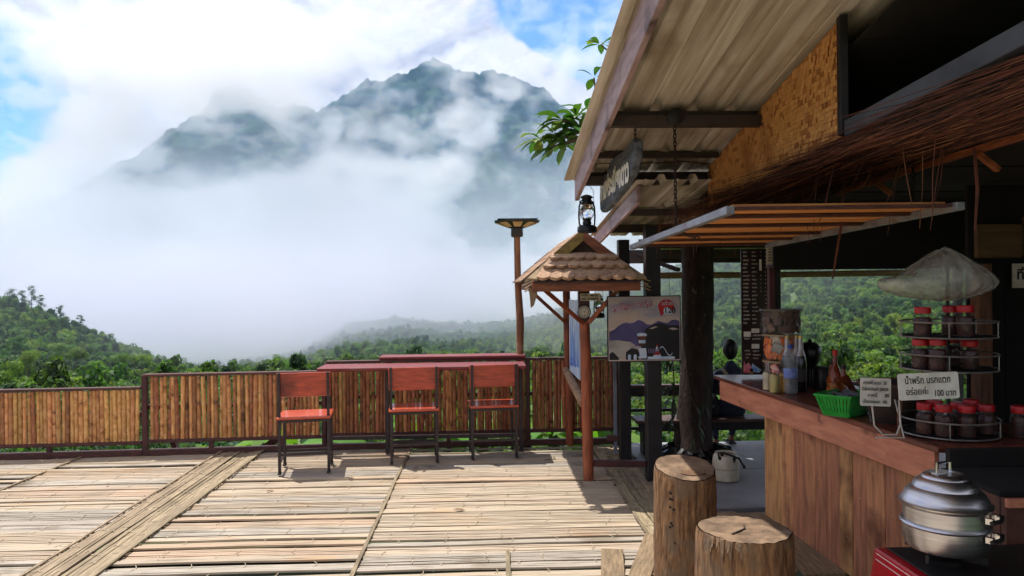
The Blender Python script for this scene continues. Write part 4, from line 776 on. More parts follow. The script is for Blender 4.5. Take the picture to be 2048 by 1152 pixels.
# ------------------------------------------------------------------ hurricane lanterns
LBLACK = mat('lantern_black', lin(30, 32, 36), lin(20, 21, 24), scale=20, rough=0.35, metal=0.4); GLASS = mat('clear_glass', (0.95, 0.97, 0.97), (0.92, 0.95, 0.95), rough=0.03, trans=1.0); WIRE = mat('wire', lin(60, 56, 54), rough=.5, metal=.5)
def lantern(label, x, y, z, s, bail_top):
    """z = underside of the tank"""
    t = thing('hurricane_lantern', label, 'lantern', (x, y, z), 'hurricane lanterns'); P = lambda *pr: [(r * s, h * s) for r, h in pr]; c = (x, y, z)
    MB().lathe(P((.05, 0), (.066, .006), (.068, .014), (.066, .04), (.055, .052), (.03, .056), (.0, .056)), c, 22, caps=True).build('tank', LBLACK, t, smooth=True)
    MB().lathe(P((.028, .056), (.032, .07), (.026, .085), (.030, .092), (.034, .098)), c, 16, caps=False).build('burner', LBLACK, t, smooth=True)
    MB().lathe(P((.030, .098), (.042, .115), (.050, .138), (.046, .165), (.034, .188), (.030, .195)), c, 20, caps=False).build('glass_globe', GLASS, t, smooth=True)
    MB().lathe(P((.036, .193), (.040, .198), (.040, .210), (.032, .214), (.032, .235), (.042, .238), (.044, .246), (.030, .256), (.012, .262), (0, .262)), c, 18).build('chimney_cap', LBLACK, t, smooth=True)
    for q in (0, math.pi): 
        cx, cy = math.cos(q + .5), math.sin(q + .5); pts = [(x + cx * r * s, y + cy * r * s, z + h * s) for r, h in ((.05, .045), (.064, .06), (.068, .12), (.064, .18), (.05, .215), (.034, .225))]; MB().tube(pts, .006 * s, 6).build('side_tube', LBLACK, t, smooth=True)
    for h in (.12, .16): MB().tube([(x + .054 * s * math.cos(q), y + .054 * s * math.sin(q), z + h * s) for q in np.linspace(0, 6.283, 19)[:-1]], .0016 * s, 4, closed=True).build('guard_wire', LBLACK, t)
    for k in range(4): q = k * 1.571 + .9; MB().tube([(x + .046 * s * math.cos(q), y + .046 * s * math.sin(q), z + .1 * s), (x + .056 * s * math.cos(q), y + .056 * s * math.sin(q), z + .14 * s), (x + .044 * s * math.cos(q), y + .044 * s * math.sin(q), z + .19 * s)], .0016 * s, 4).build('guard_wire', LBLACK, t)
    top = Vector(bail_top); pts = [(x - .05 * s, y, z + .2 * s), (x - .045 * s, y, z + .29 * s), (x - .012 * s, y, z + .335 * s), tuple(top), (x + .012 * s, y, z + .335 * s), (x + .045 * s, y, z + .29 * s), (x + .05 * s, y, z + .2 * s)]
    MB().tube(pts, .0018, 4).build('bail_wire', WIRE, t); return t
lantern('black hurricane lantern hanging by a wire from the roof board above the shingled shelter', 0.715, 5.17, 1.965, 1.02, (0.690, 5.17, 2.33))
lantern('smaller dark hurricane lantern hanging beside the coffee poster', 0.957, 6.25, 1.325, 0.75, (0.957, 6.25, 1.60))
# ------------------------------------------------------------------ carved name board on chains
SLABW = mat('grey_carved_slab', lin(92, 98, 108), lin(58, 62, 72), scale=3, stretch=(12, 1.5, 12), rough=0.85, bump=0.5, bscale=20, spots=(lin(140, 146, 152), 9, 0.6, 0.75)); WHITEP = mat('white_paint', lin(232, 230, 222), lin(208, 204, 194), scale=20, rough=0.6)
ns = thing('name_board', 'carved grey timber slab with white Thai lettering hanging from the roof on chains', 'sign', (0.82, 4.6, 2.13))
ol = [(5.22, 2.13), (5.235, 2.22), (5.20, 2.315), (5.06, 2.36), (4.93, 2.345), (4.78, 2.40), (4.55, 2.40), (4.30, 2.385), (4.06, 2.405), (3.98, 2.375), (3.99, 2.29), (4.10, 2.215), (4.40, 2.16), (4.75, 2.125), (5.0, 2.105), (5.15, 2.105)]
MB().prism([(0.815, y, z) for y, z in ol], (0.045, 0, 0)).build('slab', SLABW, ns, bevel=.008)
text('กาแฟระเบียงดาว', 0.175, WHITEP, ns, (0.811, 5.19, 2.19), (math.pi / 2, 0, -math.pi / 2), bold=.009, sx=.9)
for (y, zt) in ((5.12, roof1(5.05) - .02), (4.10, roof1(4.1) - .02)): tag(chain_mb((0.84, y, zt), (0.84, y, 2.37), .028, .003).build('chain', CHAIN, ns), kind='stuff')
# ------------------------------------------------------------------ solar lamp on a pole
lx, ly = 0.33, 7.56
lp = thing('solar_lamp', 'solar lamp with flat octagonal head on a rough tree pole behind the bar table', 'street lamp', (lx, ly, -0.4))
MB().tube([(lx + .035, ly, -.5), (lx + .028, ly, .4), (lx + .018, ly, .9), (lx + .024, ly, 1.25), (lx + .005, ly, 1.6), (lx, ly, 2.115)], [.038, .037, .036, .04, .034, .032], 10).build('pole', mat('rough_pole', lin(150, 104, 72), lin(106, 70, 50), scale=5, stretch=(8, 8, 1.4), rough=0.75, bump=0.3, spots=(lin(170, 140, 108), 5, 0.6, 0.75)), lp, smooth=True)
MB().tube([(lx + .02, ly, 1.24), (lx + .05, ly - .02, 1.262)], [.016, .008], 6).build('knot', LOG, lp)
for zz in (1.46, 1.62): MB().tube([(lx + .004, ly - .02, zz), (lx + .045, ly - .035, zz + .02)], [.012, .005], 5).build('knot', LOG, lp)
LAMPB = mat('lamp_black', lin(44, 42, 42), lin(32, 31, 32), scale=10, rough=0.4); LED = mat('led_panel', lin(214, 190, 148), lin(190, 162, 120), scale=10, rough=0.35)
oc = lambda r, z: [(lx + r * math.cos(q), ly + r * math.sin(q), z) for q in np.linspace(0, 2 * math.pi, 9)[:-1] + math.pi / 8]
mb = MB(); A, B, C_, D_ = oc(.245, 2.262), oc(.245, 2.250), oc(.065, 2.185), oc(.05, 2.185); k = 8
mb.add(A + B + C_, [tuple(range(8))] + [(i, (i + 1) % 8, 8 + (i + 1) % 8, 8 + i) for i in range(8)] + [(8 + i, 8 + (i + 1) % 8, 16 + (i + 1) % 8, 16 + i) for i in range(8)]); mb.build('lamp_head', LAMPB, lp)
MB().lathe([(.055, 2.10), (.062, 2.115), (.06, 2.19)], (lx, ly, 0), 16).build('lamp_collar', LAMPB, lp, smooth=True)
for i in range(8):
    b0, b1, c0, c1 = (Vector(q) for q in (B[i], B[(i + 1) % 8], C_[i], C_[(i + 1) % 8])); f = lambda u, v: (b0.lerp(b1, u)).lerp(c0.lerp(c1, u), v)
    nrm = (b1 - b0).cross(c0 - b0).normalized(); nrm = nrm if nrm.z < 0 else -nrm
    MB().prism([f(.2, .14) + nrm * .001, f(.8, .14) + nrm * .001, f(.86, .74) + nrm * .001, f(.14, .74) + nrm * .001], nrm * .003).build('led_panel', LED, lp)
MB().bx(lx - .2, lx + .2, ly - .2, ly + .2, 2.2635, 2.272).build('solar_panel', mat('solar_cell', lin(24, 30, 52), lin(18, 22, 40), scale=12, rough=.2), lp)

# ------------------------------------------------------------------ coffee poster
po = thing('coffee_poster', 'framed coffee poster of dark mountains with red Thai title and price 120', 'poster', (1.29, 5.95, 0.97)); PX0, PX1, PZ0, PZ1, PY = 0.985, 1.565, 0.99, 1.505, 5.94
prn = lambda n, a, b, **k: mat('print_' + n, a, b, rough=0.35, **k)
MB().bx(PX0 - .008, PX1 + .008, PY + .001, PY + .02, PZ0 - .008, PZ1 + .008).build('backing', POST, po, bevel=.002)
def pp(u, v, dy=0): return (PX0 + (PX1 - PX0) * u, PY - dy, PZ0 + (PZ1 - PZ0) * v)
lay = [0]
def flat(pts, m, name='print'):
    lay[0] += .0004; MB().prism([pp(u, v, lay[0]) for u, v in pts], (0, .0003, 0)).build(name, m, po)
flat([(0, 0), (1, 0), (1, 1), (0, 1)], prn('sky', lin(186, 170, 160), lin(146, 144, 156), scale=3.2, stretch=(1, 1, 3), lo=.35, hi=.6, spots=(lin(178, 156, 140), 4, .5, .7)), 'print_sheet')
flat([(.01, .46), (.08, .49), (.14, .55), (.2, .585), (.26, .60), (.3, .585), (.36, .60), (.42, .64), (.46, .625), (.5, .60), (.54, .565), (.6, .56), (.66, .60), (.7, .62), (.76, .60), (.82, .585), (.88, .63), (.93, .64), (.99, .615), (.99, .2), (.01, .25)], prn('ridge', lin(84, 76, 124), lin(60, 54, 96), scale=7))
flat([(.52, .5), (.62, .56), (.72, .585), (.85, .55), (.99, .55), (.99, .02), (.45, .02), (.45, .3)], prn('night', lin(26, 24, 32), lin(18, 17, 22), scale=6))
flat([(.01, .32), (.12, .33), (.22, .31), (.3, .30), (.37, .25), (.4, .12), (.3, .03), (.01, .05)], prn('fog', lin(168, 162, 156), lin(132, 128, 126), scale=6, stretch=(1, 1, 2)))
flat([(.56, .50), (.64, .535), (.69, .53), (.62, .495)], prn('cloud', lin(178, 166, 160), lin(150, 140, 138), scale=9)); flat([(.83, .5), (.9, .515), (.98, .49), (.9, .475)], _M['print_cloud'])
flat([(.01, .11), (.05, .15), (.1, .1), (.14, .05), (.14, .02), (.01, .02)], _M['print_night'])
brown = prn('brown', lin(96, 44, 32), lin(70, 32, 26), scale=9); white = prn('white', lin(206, 200, 190), lin(176, 168, 158), scale=9); red = prn('red', lin(168, 18, 24), lin(140, 12, 20), scale=9)
flat([(.40, .40), (.53, .40), (.51, .24), (.42, .24)], brown); flat([(.395, .425), (.42, .435), (.5, .435), (.535, .415), (.53, .385), (.40, .385)], white); flat([(.415, .325), (.515, .325), (.51, .275), (.42, .275)], white)
flat([(.24, .14), (.32, .2), (.4, .18), (.44, .1), (.42, .02), (.24, .02)], _M['print_night']); 
for u in (.27, .35): flat([(u, .02), (u + .035, .02), (u + .04, .09), (u + .015, .11), (u - .004, .08)], white)
flat([(.42, .2), (.52, .2), (.53, .06), (.43, .06)], white); flat([(.4, .07), (.53, .07), (.52, .04), (.42, .04)], white); flat([(.54, .025), (.92, .025), (.92, .065), (.54, .065)], white)
flat([(.61, .05), (.64, .14), (.655, .2), (.67, .23), (.685, .2), (.70, .14), (.74, .05)], white); flat([(.64, .15), (.70, .15), (.715, .09), (.625, .09)], red); flat([(.66, .225), (.675, .265), (.69, .225)], red)
for i in range(7):
    a = (.71 + i * .025, .14 + .07 * math.sin(i * .75 + .6)); b = (.71 + (i + 1) * .025, .14 + .07 * math.sin((i + 1) * .75 + .6)); flat([a, b, (b[0], b[1] + .018), (a[0], a[1] + .018)], white)
for i in range(5): flat([(.54 + i * .03, .12), (.556 + i * .03, .12), (.566 + i * .03, .19), (.55 + i * .03, .19)], prn('lilac', lin(120, 104, 140), lin(90, 80, 112), scale=8))
lay[0] = .008
el = lambda cu, cv, ru, rv: [(cu + ru * math.cos(q), cv + rv * math.sin(q)) for q in np.linspace(0, 6.283, 21)[:-1]]
flat(el(.805, .835, .125, .125), white); flat(el(.805, .838, .117, .117), red); flat([(.735, .69), (.80, .80), (.70, .79)], red); flat([(.775, .73), (.865, .73), (.878, .78), (.865, .83), (.79, .835), (.765, .79)], white)
lay[0] = .012
text('120', .062, INK, po, (pp(.77, .745)[0], PY - .0125, pp(0, .745)[2]), bold=.0012); text('แก้วละ', .046, white, po, (pp(.735, .87)[0], PY - .0125, pp(0, .865)[2]), sx=.9)
for k, (m, b, dy) in enumerate(((white, .0052, .0122), (red, .0012, .0130))): text('ระเบียงดาวดริป', .076, m, po, (pp(.06, .775)[0], PY - dy, pp(0, .775)[2]), (math.pi / 2, -rad(7), 0), bold=b, sx=.70)
for s in (-1, 1): MB().tube([(1.29 + s * .2, 5.955, 1.51), (1.29 + s * .2, 6.0, 1.80)], .002, 4).build('cord', WIRE, po)
# ------------------------------------------------------------------ tree growing through the terrace roof
BARK = mat('dark_bark', lin(62, 46, 40), lin(30, 24, 22), scale=7, stretch=(3, 3, 1), rough=0.9, bump=0.8, bscale=22, spots=(lin(120, 112, 100), 16, 0.66, 0.74))
tx, ty = 1.90, 6.80
tr = thing('tree', 'thick dark tree trunk growing through the terrace roof with a leafy branch above it', 'tree', (tx, ty, 0))
R = random.Random(21); zs = np.linspace(0, 3.4, 24); n = 18; mb = MB(); vs = []; fs = []
for i, z in enumerate(zs):
    r = .155 - .008 * z + .05 * math.exp(-z / .12); cx = tx + .03 * math.sin(z * 1.3) + .02 * z; cy = ty + .02 * math.sin(z)
    for j in range(n):
        q = 2 * math.pi * j / n; rr = r * (1 + .07 * math.sin(3 * q + z) + R.uniform(-.05, .05)); vs.append((cx + rr * math.cos(q), cy + rr * math.sin(q), z + .015))
for i in range(len(zs) - 1):
    for j in range(n): fs.append((i * n + j, i * n + (j + 1) % n, (i + 1) * n + (j + 1) % n, (i + 1) * n + j))
fs += [tuple(range(n - 1, -1, -1)), tuple((len(zs) - 1) * n + j for j in range(n))]; mb.add(vs, fs); mb.build('trunk', BARK, tr, smooth=True)
FRESH = [leaf_mat('branch_leaf', (0.06, 0.15, 0.025), (0.04, 0.10, 0.02), rough=0.35, rnd=0.0, tr=0.3, scale=6), leaf_mat('branch_leaf_young', (0.17, 0.24, 0.035), (0.12, 0.19, 0.03), rough=0.35, rnd=0.0, tr=0.35, scale=6)]
def long_leaf(mb, base, d, L, w, droop=0.25, seg=5, fold=.25):
    """oblong leaf with midrib fold and droop"""
    d = Vector(d).normalized(); side = d.cross(Vector((0, 0, 1)));
    if side.length < .1: side = d.cross(Vector((0, 1, 0)))
    side.normalize(); side = (side + Vector((U(-.3, .3), U(-.3, .3), U(-.25, .25)))).normalized(); up = side.cross(d).normalized(); vs = []; p = Vector(base)
    prof = (.10, .55, .92, 1.0, .8, .06) if seg == 5 else [math.sin(math.pi * min(1, (i + .3) / (seg + .3))) for i in range(seg + 1)]
    for i in range(seg + 1):
        t = i / seg; ww = w * prof[i] * .5; vs += [p - side * ww + up * ww * fold, p.copy(), p + side * ww + up * ww * fold]
        dd = (d - Vector((0, 0, droop * t * 1.6))).normalized(); p = p + dd * L / seg
    fs = []
    for i in range(seg): a = i * 3; fs += [(a, a + 1, a + 4, a + 3), (a + 1, a + 2, a + 5, a + 4)]
    mb.add(vs, fs)
WOODT = mat('twig', lin(92, 74, 58), lin(66, 52, 42), scale=12, rough=.8)
nodes = [(Vector((0.58, 6.05, 2.84)), 9, 0.2), (Vector((0.76, 6.05, 2.97)), 9, 0.2), (Vector((0.54, 6.0, 2.72)), 7, 0.18), (Vector((0.46, 6.0, 2.78)), 12, 0.2), (Vector((0.64, 6.05, 2.95)), 13, 0.23), (Vector((0.68, 6.1, 2.76)), 12, 0.22), (Vector((0.86, 6.1, 3.02)), 7, 0.2), (Vector((0.90, 6.0, 3.28)), 4, 0.16), (Vector((0.97, 6.1, 3.58)), 9, 0.16), (Vector((0.78, 6.0, 2.84)), 13, .28)]
origin = Vector((1.75, 6.65, 3.2)); hub = Vector((.95, 6.1, 2.92))
MB().tube([(tx + .05, ty, 3.3), tuple(origin + Vector((0, 0, .1))), (1.3, 6.3, 3.1), tuple(hub)], [.07, .05, .03, .02], 8).build('branch', WOODT, tr, smooth=True)
for k, (c, nl, L) in enumerate(nodes):
    h0 = Vector((1.25, 6.2, 3.45)) if c.z > 3.5 else hub; MB().tube([tuple(h0), tuple((h0 + c) / 2 + Vector((0, 0, -.03))), tuple(c)], [.014, .010, .006], 6).build('twig', WOODT, tr)
    for i in range(nl):
        q = 6.28 * i / nl + U(-.3, .3); mb = MB(); d = Vector((math.cos(q), math.sin(q) * .8, U(-.35, .75)))
        long_leaf(mb, c + d * .02, d, L * U(.8, 1.2), L * U(.32, .42), U(.3, .75)); mb.build('leaf', FRESH[1 if (k in (0, 3, 8) and i % 2) else 0], tr, smooth=True)
for i in range(46):                                                 # rest of the crown above the roof (mostly hidden by it)
    mb = MB(); c = Vector((U(1.2, 2.8), U(6.0, 7.4), U(3.3, 4.4))); d = Vector((U(-1, 1), U(-1, 1), U(-.3, .8))); long_leaf(mb, c, d, .26, .08, .5); mb.build('leaf', FRESH[0], tr, smooth=True)
# climbing plant with hanging leaves on the left of the trunk
DARKLEAF = leaf_mat('climber_leaf', (0.04, 0.06, 0.03), (0.028, 0.045, 0.025), rough=0.3, rnd=0.0, tr=0.2, scale=8)
cl = thing('climbing_plant', 'climbing plant with long drooping leaves on the left side of the dark trunk', 'plant', (1.68, 6.62, .7))
MB().tube([(1.70, 6.66, 1.06), (1.67, 6.6, .92), (1.69, 6.63, .7), (1.66, 6.6, .45), (1.70, 6.6, .1)], [.006, .007, .006, .004, .003], 5).build('stem', WOODT, cl)
MB().tube([(1.78, 6.62, .85), (1.83, 6.6, .6), (1.95, 6.58, .3)], .004, 5).build('stem', WOODT, cl)
for i in range(26):
    mb = MB(); z = U(.55, 1.0) if i < 19 else U(.08, .5); long_leaf(mb, (1.67 + U(-.03, .03), 6.60, z), (U(-.9, .5), U(-.6, .2), U(-.9, .1)), U(.10, .17), U(.025, .04), .6); mb.build('leaf', DARKLEAF, cl, smooth=True)
for i in range(7):
    mb = MB(); long_leaf(mb, (1.86 + U(-.05, .1), 6.58, U(.15, .6)), (U(-.4, .8), -.5, -.9), U(.09, .15), U(.025, .035), .5); mb.build('leaf', DARKLEAF, cl, smooth=True)
# crumpled black plastic round the foot of the trunk
PLAS = mat('black_plastic', lin(20, 20, 24), lin(12, 12, 14), scale=14, rough=0.25)
R = random.Random(4); vs = []; fs = []; n = 40; prof = [(.20, .10), (.27, .085), (.33, .055), (.38, .0)]
for k, (r, h) in enumerate(prof):
    for j in range(n):
        q = 6.283 * j / n; rr = r * (1 + R.uniform(-.06, .06)); vs.append((tx + rr * math.cos(q), 6.72 + rr * math.sin(q) * .9, .024 + max(0, h + R.uniform(-.03, .03) * (k < 3))))
for k in range(3):
    for j in range(n): fs.append((k * n + j, k * n + (j + 1) % n, (k + 1) * n + (j + 1) % n, (k + 1) * n + j))
t = MB().add(vs, fs).build('black_plastic_sheet', PLAS); tag(t, 'crumpled black plastic sheeting wrapped round the foot of the tree trunk', 'plastic sheet')

# ------------------------------------------------------------------ banana plants on the slope behind the fence
BAN = leaf_mat('banana_leaf', (0.13, 0.28, 0.03), (0.09, 0.20, 0.025), rough=0.4, rnd=0.12, tr=0.4, scale=2)
STEMG = mat('banana_stem', (0.12, 0.16, 0.05), (0.09, 0.08, 0.04), scale=8, stretch=(4, 4, 1), rough=.6)
def banana(label, x, y, top, seed, k=6):
    Rn = random.Random(seed); zb = float(ground_h(np.array([x]), np.array([y]))[0]) - .05; t = thing('banana_plant', label, 'banana plant', (x, y, zb), 'banana plants below the deck')
    MB().tube([(x, y, zb), (x + .03, y, (zb + top) / 2), (x, y, top - .15)], [.10, .085, .05], 9).build('stem', STEMG, t, smooth=True)
    for i in range(k):
        q = 6.283 * i / k + Rn.uniform(-.3, .3); mb = MB(); el_ = Rn.uniform(.15, .9); long_leaf(mb, (x, y, top - .2), (math.cos(q), math.sin(q), el_), Rn.uniform(.8, 1.15), Rn.uniform(.24, .32), Rn.uniform(.45, .9), seg=8, fold=.35); mb.build('leaf', BAN, t, smooth=True)
for i, (lab, x, y, top) in enumerate((('bright banana plant seen under the fence left of the walkway strip end', -2.15, 8.5, 0.0), ('bright banana plant under the fence behind the middle chair', -0.72, 8.3, 0.12), ('bright banana plant below the bar table between the middle and right chairs', -0.05, 8.5, 0.08), ('bright banana plant seen under the fence just left of the shelter', 0.75, 8.4, 0.10), ('bright banana plant at the corner beside the black pipe post', 1.22, 8.2, 0.05))): banana(lab, x, y, top, 50 + i)

# ------------------------------------------------------------------ log stools
def stump(label, x, y, r, h, tilt, seed, m):
    t = thing('log_stool', label, 'stool', (x, y, 0), 'log stools at the counter'); R = random.Random(seed); n = 44; lv = 16; vs = []; fs = []
    ang = [R.uniform(-.035, .035) for _ in range(n)]; ph = R.uniform(0, 6)
    def rad_(q, j, z): return r * (1 + .04 * math.sin(2 * q + ph) + .025 * math.sin(3 * q + ph * 2) + ang[j] * .42 * (1 + .4 * math.sin(z * 7 + j)) + .03 * (1 - z / h))
    for i in range(lv + 1):
        for j in range(n):
            q = 6.283 * j / n; z = h * i / lv; rr = rad_(q, j, z) * (.975 if i == lv else 1) + R.uniform(-.0015, .0015); zz = z + tilt * math.sin(q) * rr * (i / lv) + (R.uniform(-.003, .002) if i == lv else 0); vs.append((x + rr * math.cos(q), y + rr * math.sin(q), zz + .012))
    for i in range(lv):
        for j in range(n): fs.append((i * n + j, i * n + (j + 1) % n, (i + 1) * n + (j + 1) % n, (i + 1) * n + j))
    fs.append(tuple(range(n - 1, -1, -1))); MB().add(vs, fs).build('trunk_section', m, t, smooth=False)
    vs2 = [vs[lv * n + j] for j in range(n)]; c = Vector((x, y, h + .012)); rings = [.97, .8, .6, .4, .2]; v = []; f = []
    for kx_, s in enumerate(rings):
        for j in range(n): p = c.lerp(Vector(vs2[j]), s); v.append((p.x, p.y, p.z * (s if s > .9 else .9) + (c.z * (1 - (s if s > .9 else .9))) + R.uniform(-.0009, .0009) + .0008))
    for k in range(len(rings) - 1):
        for j in range(n): f.append((k * n + j, k * n + (j + 1) % n, (k + 1) * n + (j + 1) % n, (k + 1) * n + j))
    f.append(tuple((len(rings) - 1) * n + j for j in range(n))); MB().add(v, f).build('cut_top', CUT, t, smooth=True)
    return t
CUT = mat('cut_log_end', lin(138, 114, 90), lin(92, 74, 58), scale=14, stretch=(1, 1, 1), rough=0.9, bump=0.5, bscale=45, spots=(lin(96, 76, 58), 7, 0.54, 0.7))
LOGA = mat('stump_side', lin(150, 114, 78), lin(84, 58, 38), scale=6, stretch=(12, 12, 1.6), detail=9, rough=0.9, bump=0.9, bscale=12, spots=(lin(112, 92, 72), 9, 0.5, 0.66))
s1 = stump('taller log stool with a tilted round top standing beside the loose deck planks', 1.055, 3.93, .158, .615, .22, 3, LOGA)
DARKW = mat('knot_hole', lin(48, 34, 26), lin(30, 22, 18), scale=20, rough=.9)
R = random.Random(12)
for i in range(13):                                                # dark worm holes down the left of the front
    q = math.radians(232 + R.uniform(-9, 9)); z = R.uniform(.22, .55); rr = .150
    MB().lathe([(.008, 0), (.007, .003), (0, .0035)], (1.055 + rr * math.cos(q), 3.93 + rr * math.sin(q), z), 7, axis=(math.cos(q), math.sin(q), 0), caps=False).build('worm_hole', DARKW, s1)
mb = MB(); el2 = [(1.075 + .062 * math.cos(q), 3.855 + .033 * math.sin(q), .0) for q in np.linspace(0, 6.283, 25)[:-1]]
mb.prism([(a, b, .6335 + .22 * (b - 3.93)) for a, b, _ in el2], (0, 0, .001)); mb.build('cut_knot', mat('knot_stain', lin(120, 92, 66), lin(96, 72, 52), scale=20, rough=.9), s1)
s2 = stump('shorter wide log stool with a chipped bark edge nearest the camera', 1.0, 2.87, .182, .632, -.02, 9, LOGA)
mb = MB(); mb.beam((.93, 2.80, .6485), (1.0, 2.86, .6485), .006, .004); mb.beam((1.0, 2.86, .6485), (1.01, 2.90, .6485), .005, .004); mb.build('crack', DARKW, s2)
R = random.Random(5)
for i in range(16):                                                # torn fibres where the bark edge has broken away
    q = math.radians(198 + i * 6.2 + R.uniform(-2, 2)); rr = .176; h = R.uniform(.02, .085); w_ = R.uniform(.05, .12)
    P_ = lambda a, r, z: (1.0 + r * math.cos(q + a), 2.87 + r * math.sin(q + a), z)
    MB().prism([P_(0, rr, .646), P_(w_, rr, .646), P_(w_ * R.uniform(.6, 1.1), rr + .009, .640 - h * R.uniform(.5, .9)), P_(w_ * R.uniform(.3, .6), rr + .010, .640 - h), P_(R.uniform(-.02, .02), rr + .009, .640 - h * R.uniform(.3, .7))], (0, .004, .002)).build('bark_chip', CUT, s2)
# ------------------------------------------------------------------ white bucket with black rope handle
bk = thing('plastic_bucket', 'cloudy white plastic bucket with a black rope handle on the concrete floor', 'bucket', (1.92, 5.92, .022)); c = (1.92, 5.92, .023)
MB().lathe([(.085, 0), (.10, .012), (.104, .06), (.106, .15), (.098, .20), (.085, .215), (.085, .225), (.080, .225), (.080, .21), (.094, .195), (.10, .06), (.09, .012), (0, .008)], c, 26, caps=False).build('tub', mat('milky_plastic', lin(206, 200, 184), lin(176, 166, 146), scale=5, rough=.45, spots=(lin(150, 128, 96), 4, .5, .75), sub=.15), bk, smooth=True)
MB().lathe([(.107, .10), (.109, .105), (.107, .11)], c, 26, caps=False).build('band', _M['milky_plastic'], bk, smooth=True)
ROPE = mat('black_rope', lin(18, 18, 20), lin(10, 10, 12), scale=40, rough=.8)
MB().tube([(1.85, 5.86, .20), (1.835, 5.84, .255), (1.87, 5.83, .262), (1.93, 5.82, .245), (1.99, 5.81, .22), (2.02, 5.81, .17), (2.035, 5.81, .145)], .008, 7).build('rope', ROPE, bk, smooth=True)
for p in ((1.85, 5.852, .215), (1.955, 5.818, .215), (2.03, 5.81, .155), (1.86, 5.835, .25)): MB().lathe([(0, -.015), (.012, -.008), (.013, .008), (0, .016)], p, 8).build('rope_knot', ROPE, bk, smooth=True)
MB().tube([(1.955, 5.818, .24), (1.955, 5.816, .19)], .008, 6).build('rope_end', ROPE, bk)

# ------------------------------------------------------------------ seated person (seen from behind)
SKIN = mat('skin', lin(150, 104, 80), lin(126, 84, 64), scale=10, rough=.5); CLOTH = mat('navy_clothes', lin(56, 62, 86), lin(40, 45, 64), scale=14, rough=.9, bump=.2); HAIR = mat('black_hair', lin(16, 14, 14), lin(9, 8, 8), scale=30, stretch=(4, 4, 1), rough=.45)
pe = local_thing('person', 'person in dark clothes with short black hair sitting on the bench, bag strap on shoulder', 'person', (2.31, 6.93, 0.352))
def skin_body(joints, bones, name, m, parent, sub=2):
    me = bpy.data.meshes.new(name); me.from_pydata([j[0] for j in joints], bones, []); o = bpy.data.objects.new(name, me); COL.objects.link(o)
    md = o.modifiers.new('skin', 'SKIN'); 
    sv = me.skin_vertices[0].data
    for i, j in enumerate(joints): sv[i].radius = (j[1], j[2] if len(j) > 2 else j[1])
    sv[0].use_root = True; o.modifiers.new('sub', 'SUBSURF').levels = sub; o.modifiers['sub'].render_levels = sub; me.materials.append(m); o.parent = parent; o['_o'] = Vector((0, 0, 0))
    md.use_smooth_shade = True; return o
k = .80
def J(x, y, z, *r): return ((x * k, y * k, z * k),) + tuple(q * k for q in r)
body = [J(0, .0, .08, .15, .12), J(0, -.03, .22, .135, .105), J(0, -.035, .38, .15, .105), J(0, 0, .50, .13, .09), J(0, .025, .575, .062, .062), J(0, .045, .66, .062, .064),   # 0-5 spine, neck base, neck
        J(-.17, .0, .49, .062), J(-.235, .03, .30, .05), J(-.20, .20, .17, .04), J(-.12, .30, .15, .03),                 # left arm 6-9
        J(.17, .0, .49, .062), J(.25, .06, .31, .05), J(.20, .24, .22, .04), J(.10, .33, .18, .03),                       # right arm 10-13
        J(-.10, .08, .06, .10, .09), J(-.11, .38, .07, .072), J(-.085, .40, -.18, .055), J(-.065, .41, -.36, .036),   # left leg 14-17
        J(.11, .08, .06, .10, .09), J(.20, .38, .09, .072), J(.17, .46, -.18, .052), J(.15, .48, -.33, .036)]
bones = [(0, 1), (1, 2), (2, 3), (3, 4), (4, 5), (3, 6), (6, 7), (7, 8), (8, 9), (3, 10), (10, 11), (11, 12), (12, 13), (0, 14), (14, 15), (15, 16), (16, 17), (0, 18), (18, 19), (19, 20), (20, 21)]
skin_body(body, bones, 'body', CLOTH, pe)
hx, hy, hz = 0, .055 * k, .78 * k
def ellipsoid(c, r, n=16, m=10, warp=None):
    vs = []; fs = []
    for i in range(m + 1):
        a = math.pi * i / m
        for j in range(n):
            q = 2 * math.pi * j / n; p = Vector((r[0] * math.sin(a) * math.cos(q), r[1] * math.sin(a) * math.sin(q), r[2] * math.cos(a))); p = warp(p) if warp else p; vs.append(Vector(c) + p)
    for i in range(m):
        for j in range(n): fs.append((i * n + j, (i + 1) * n + j, (i + 1) * n + (j + 1) % n, i * n + (j + 1) % n))
    return vs, fs
mb = MB(); mb.add(*ellipsoid((hx, hy, hz), (.075 * k, .092 * k, .112 * k), 18, 12, lambda p: Vector((p.x * (1 - .25 * max(0, -p.z) / .09), p.y + (.012 if p.z < -.03 and p.y > 0 else 0), p.z))))
mb.add(*ellipsoid((hx, hy + .095 * k, hz - .012), (.014 * k, .02 * k, .025 * k), 8, 6))
for s in (-1, 1): mb.add(*ellipsoid((hx + s * .076 * k, hy, hz - .01), (.011 * k, .022 * k, .032 * k), 8, 6)); mb.add(*ellipsoid((hx + s * .03 * k, hy + .083 * k, hz + .012), (.014 * k, .008 * k, .008 * k), 8, 5))
mb.add(*ellipsoid((hx, hy + .09 * k, hz - .055 * k), (.024 * k, .009 * k, .009 * k), 8, 5)); mb.build('head', SKIN, pe, smooth=True)
MB().add(*ellipsoid((hx, hy - .012, hz + .012), (.088 * k, .102 * k, .118 * k), 20, 12, lambda p: Vector((p.x, p.y * (.62 if p.y > 0 and p.z < .03 else 1), p.z * (1.12 if p.z < 0 and p.y < 0 else 1))))).build('hair', HAIR, pe, smooth=True)
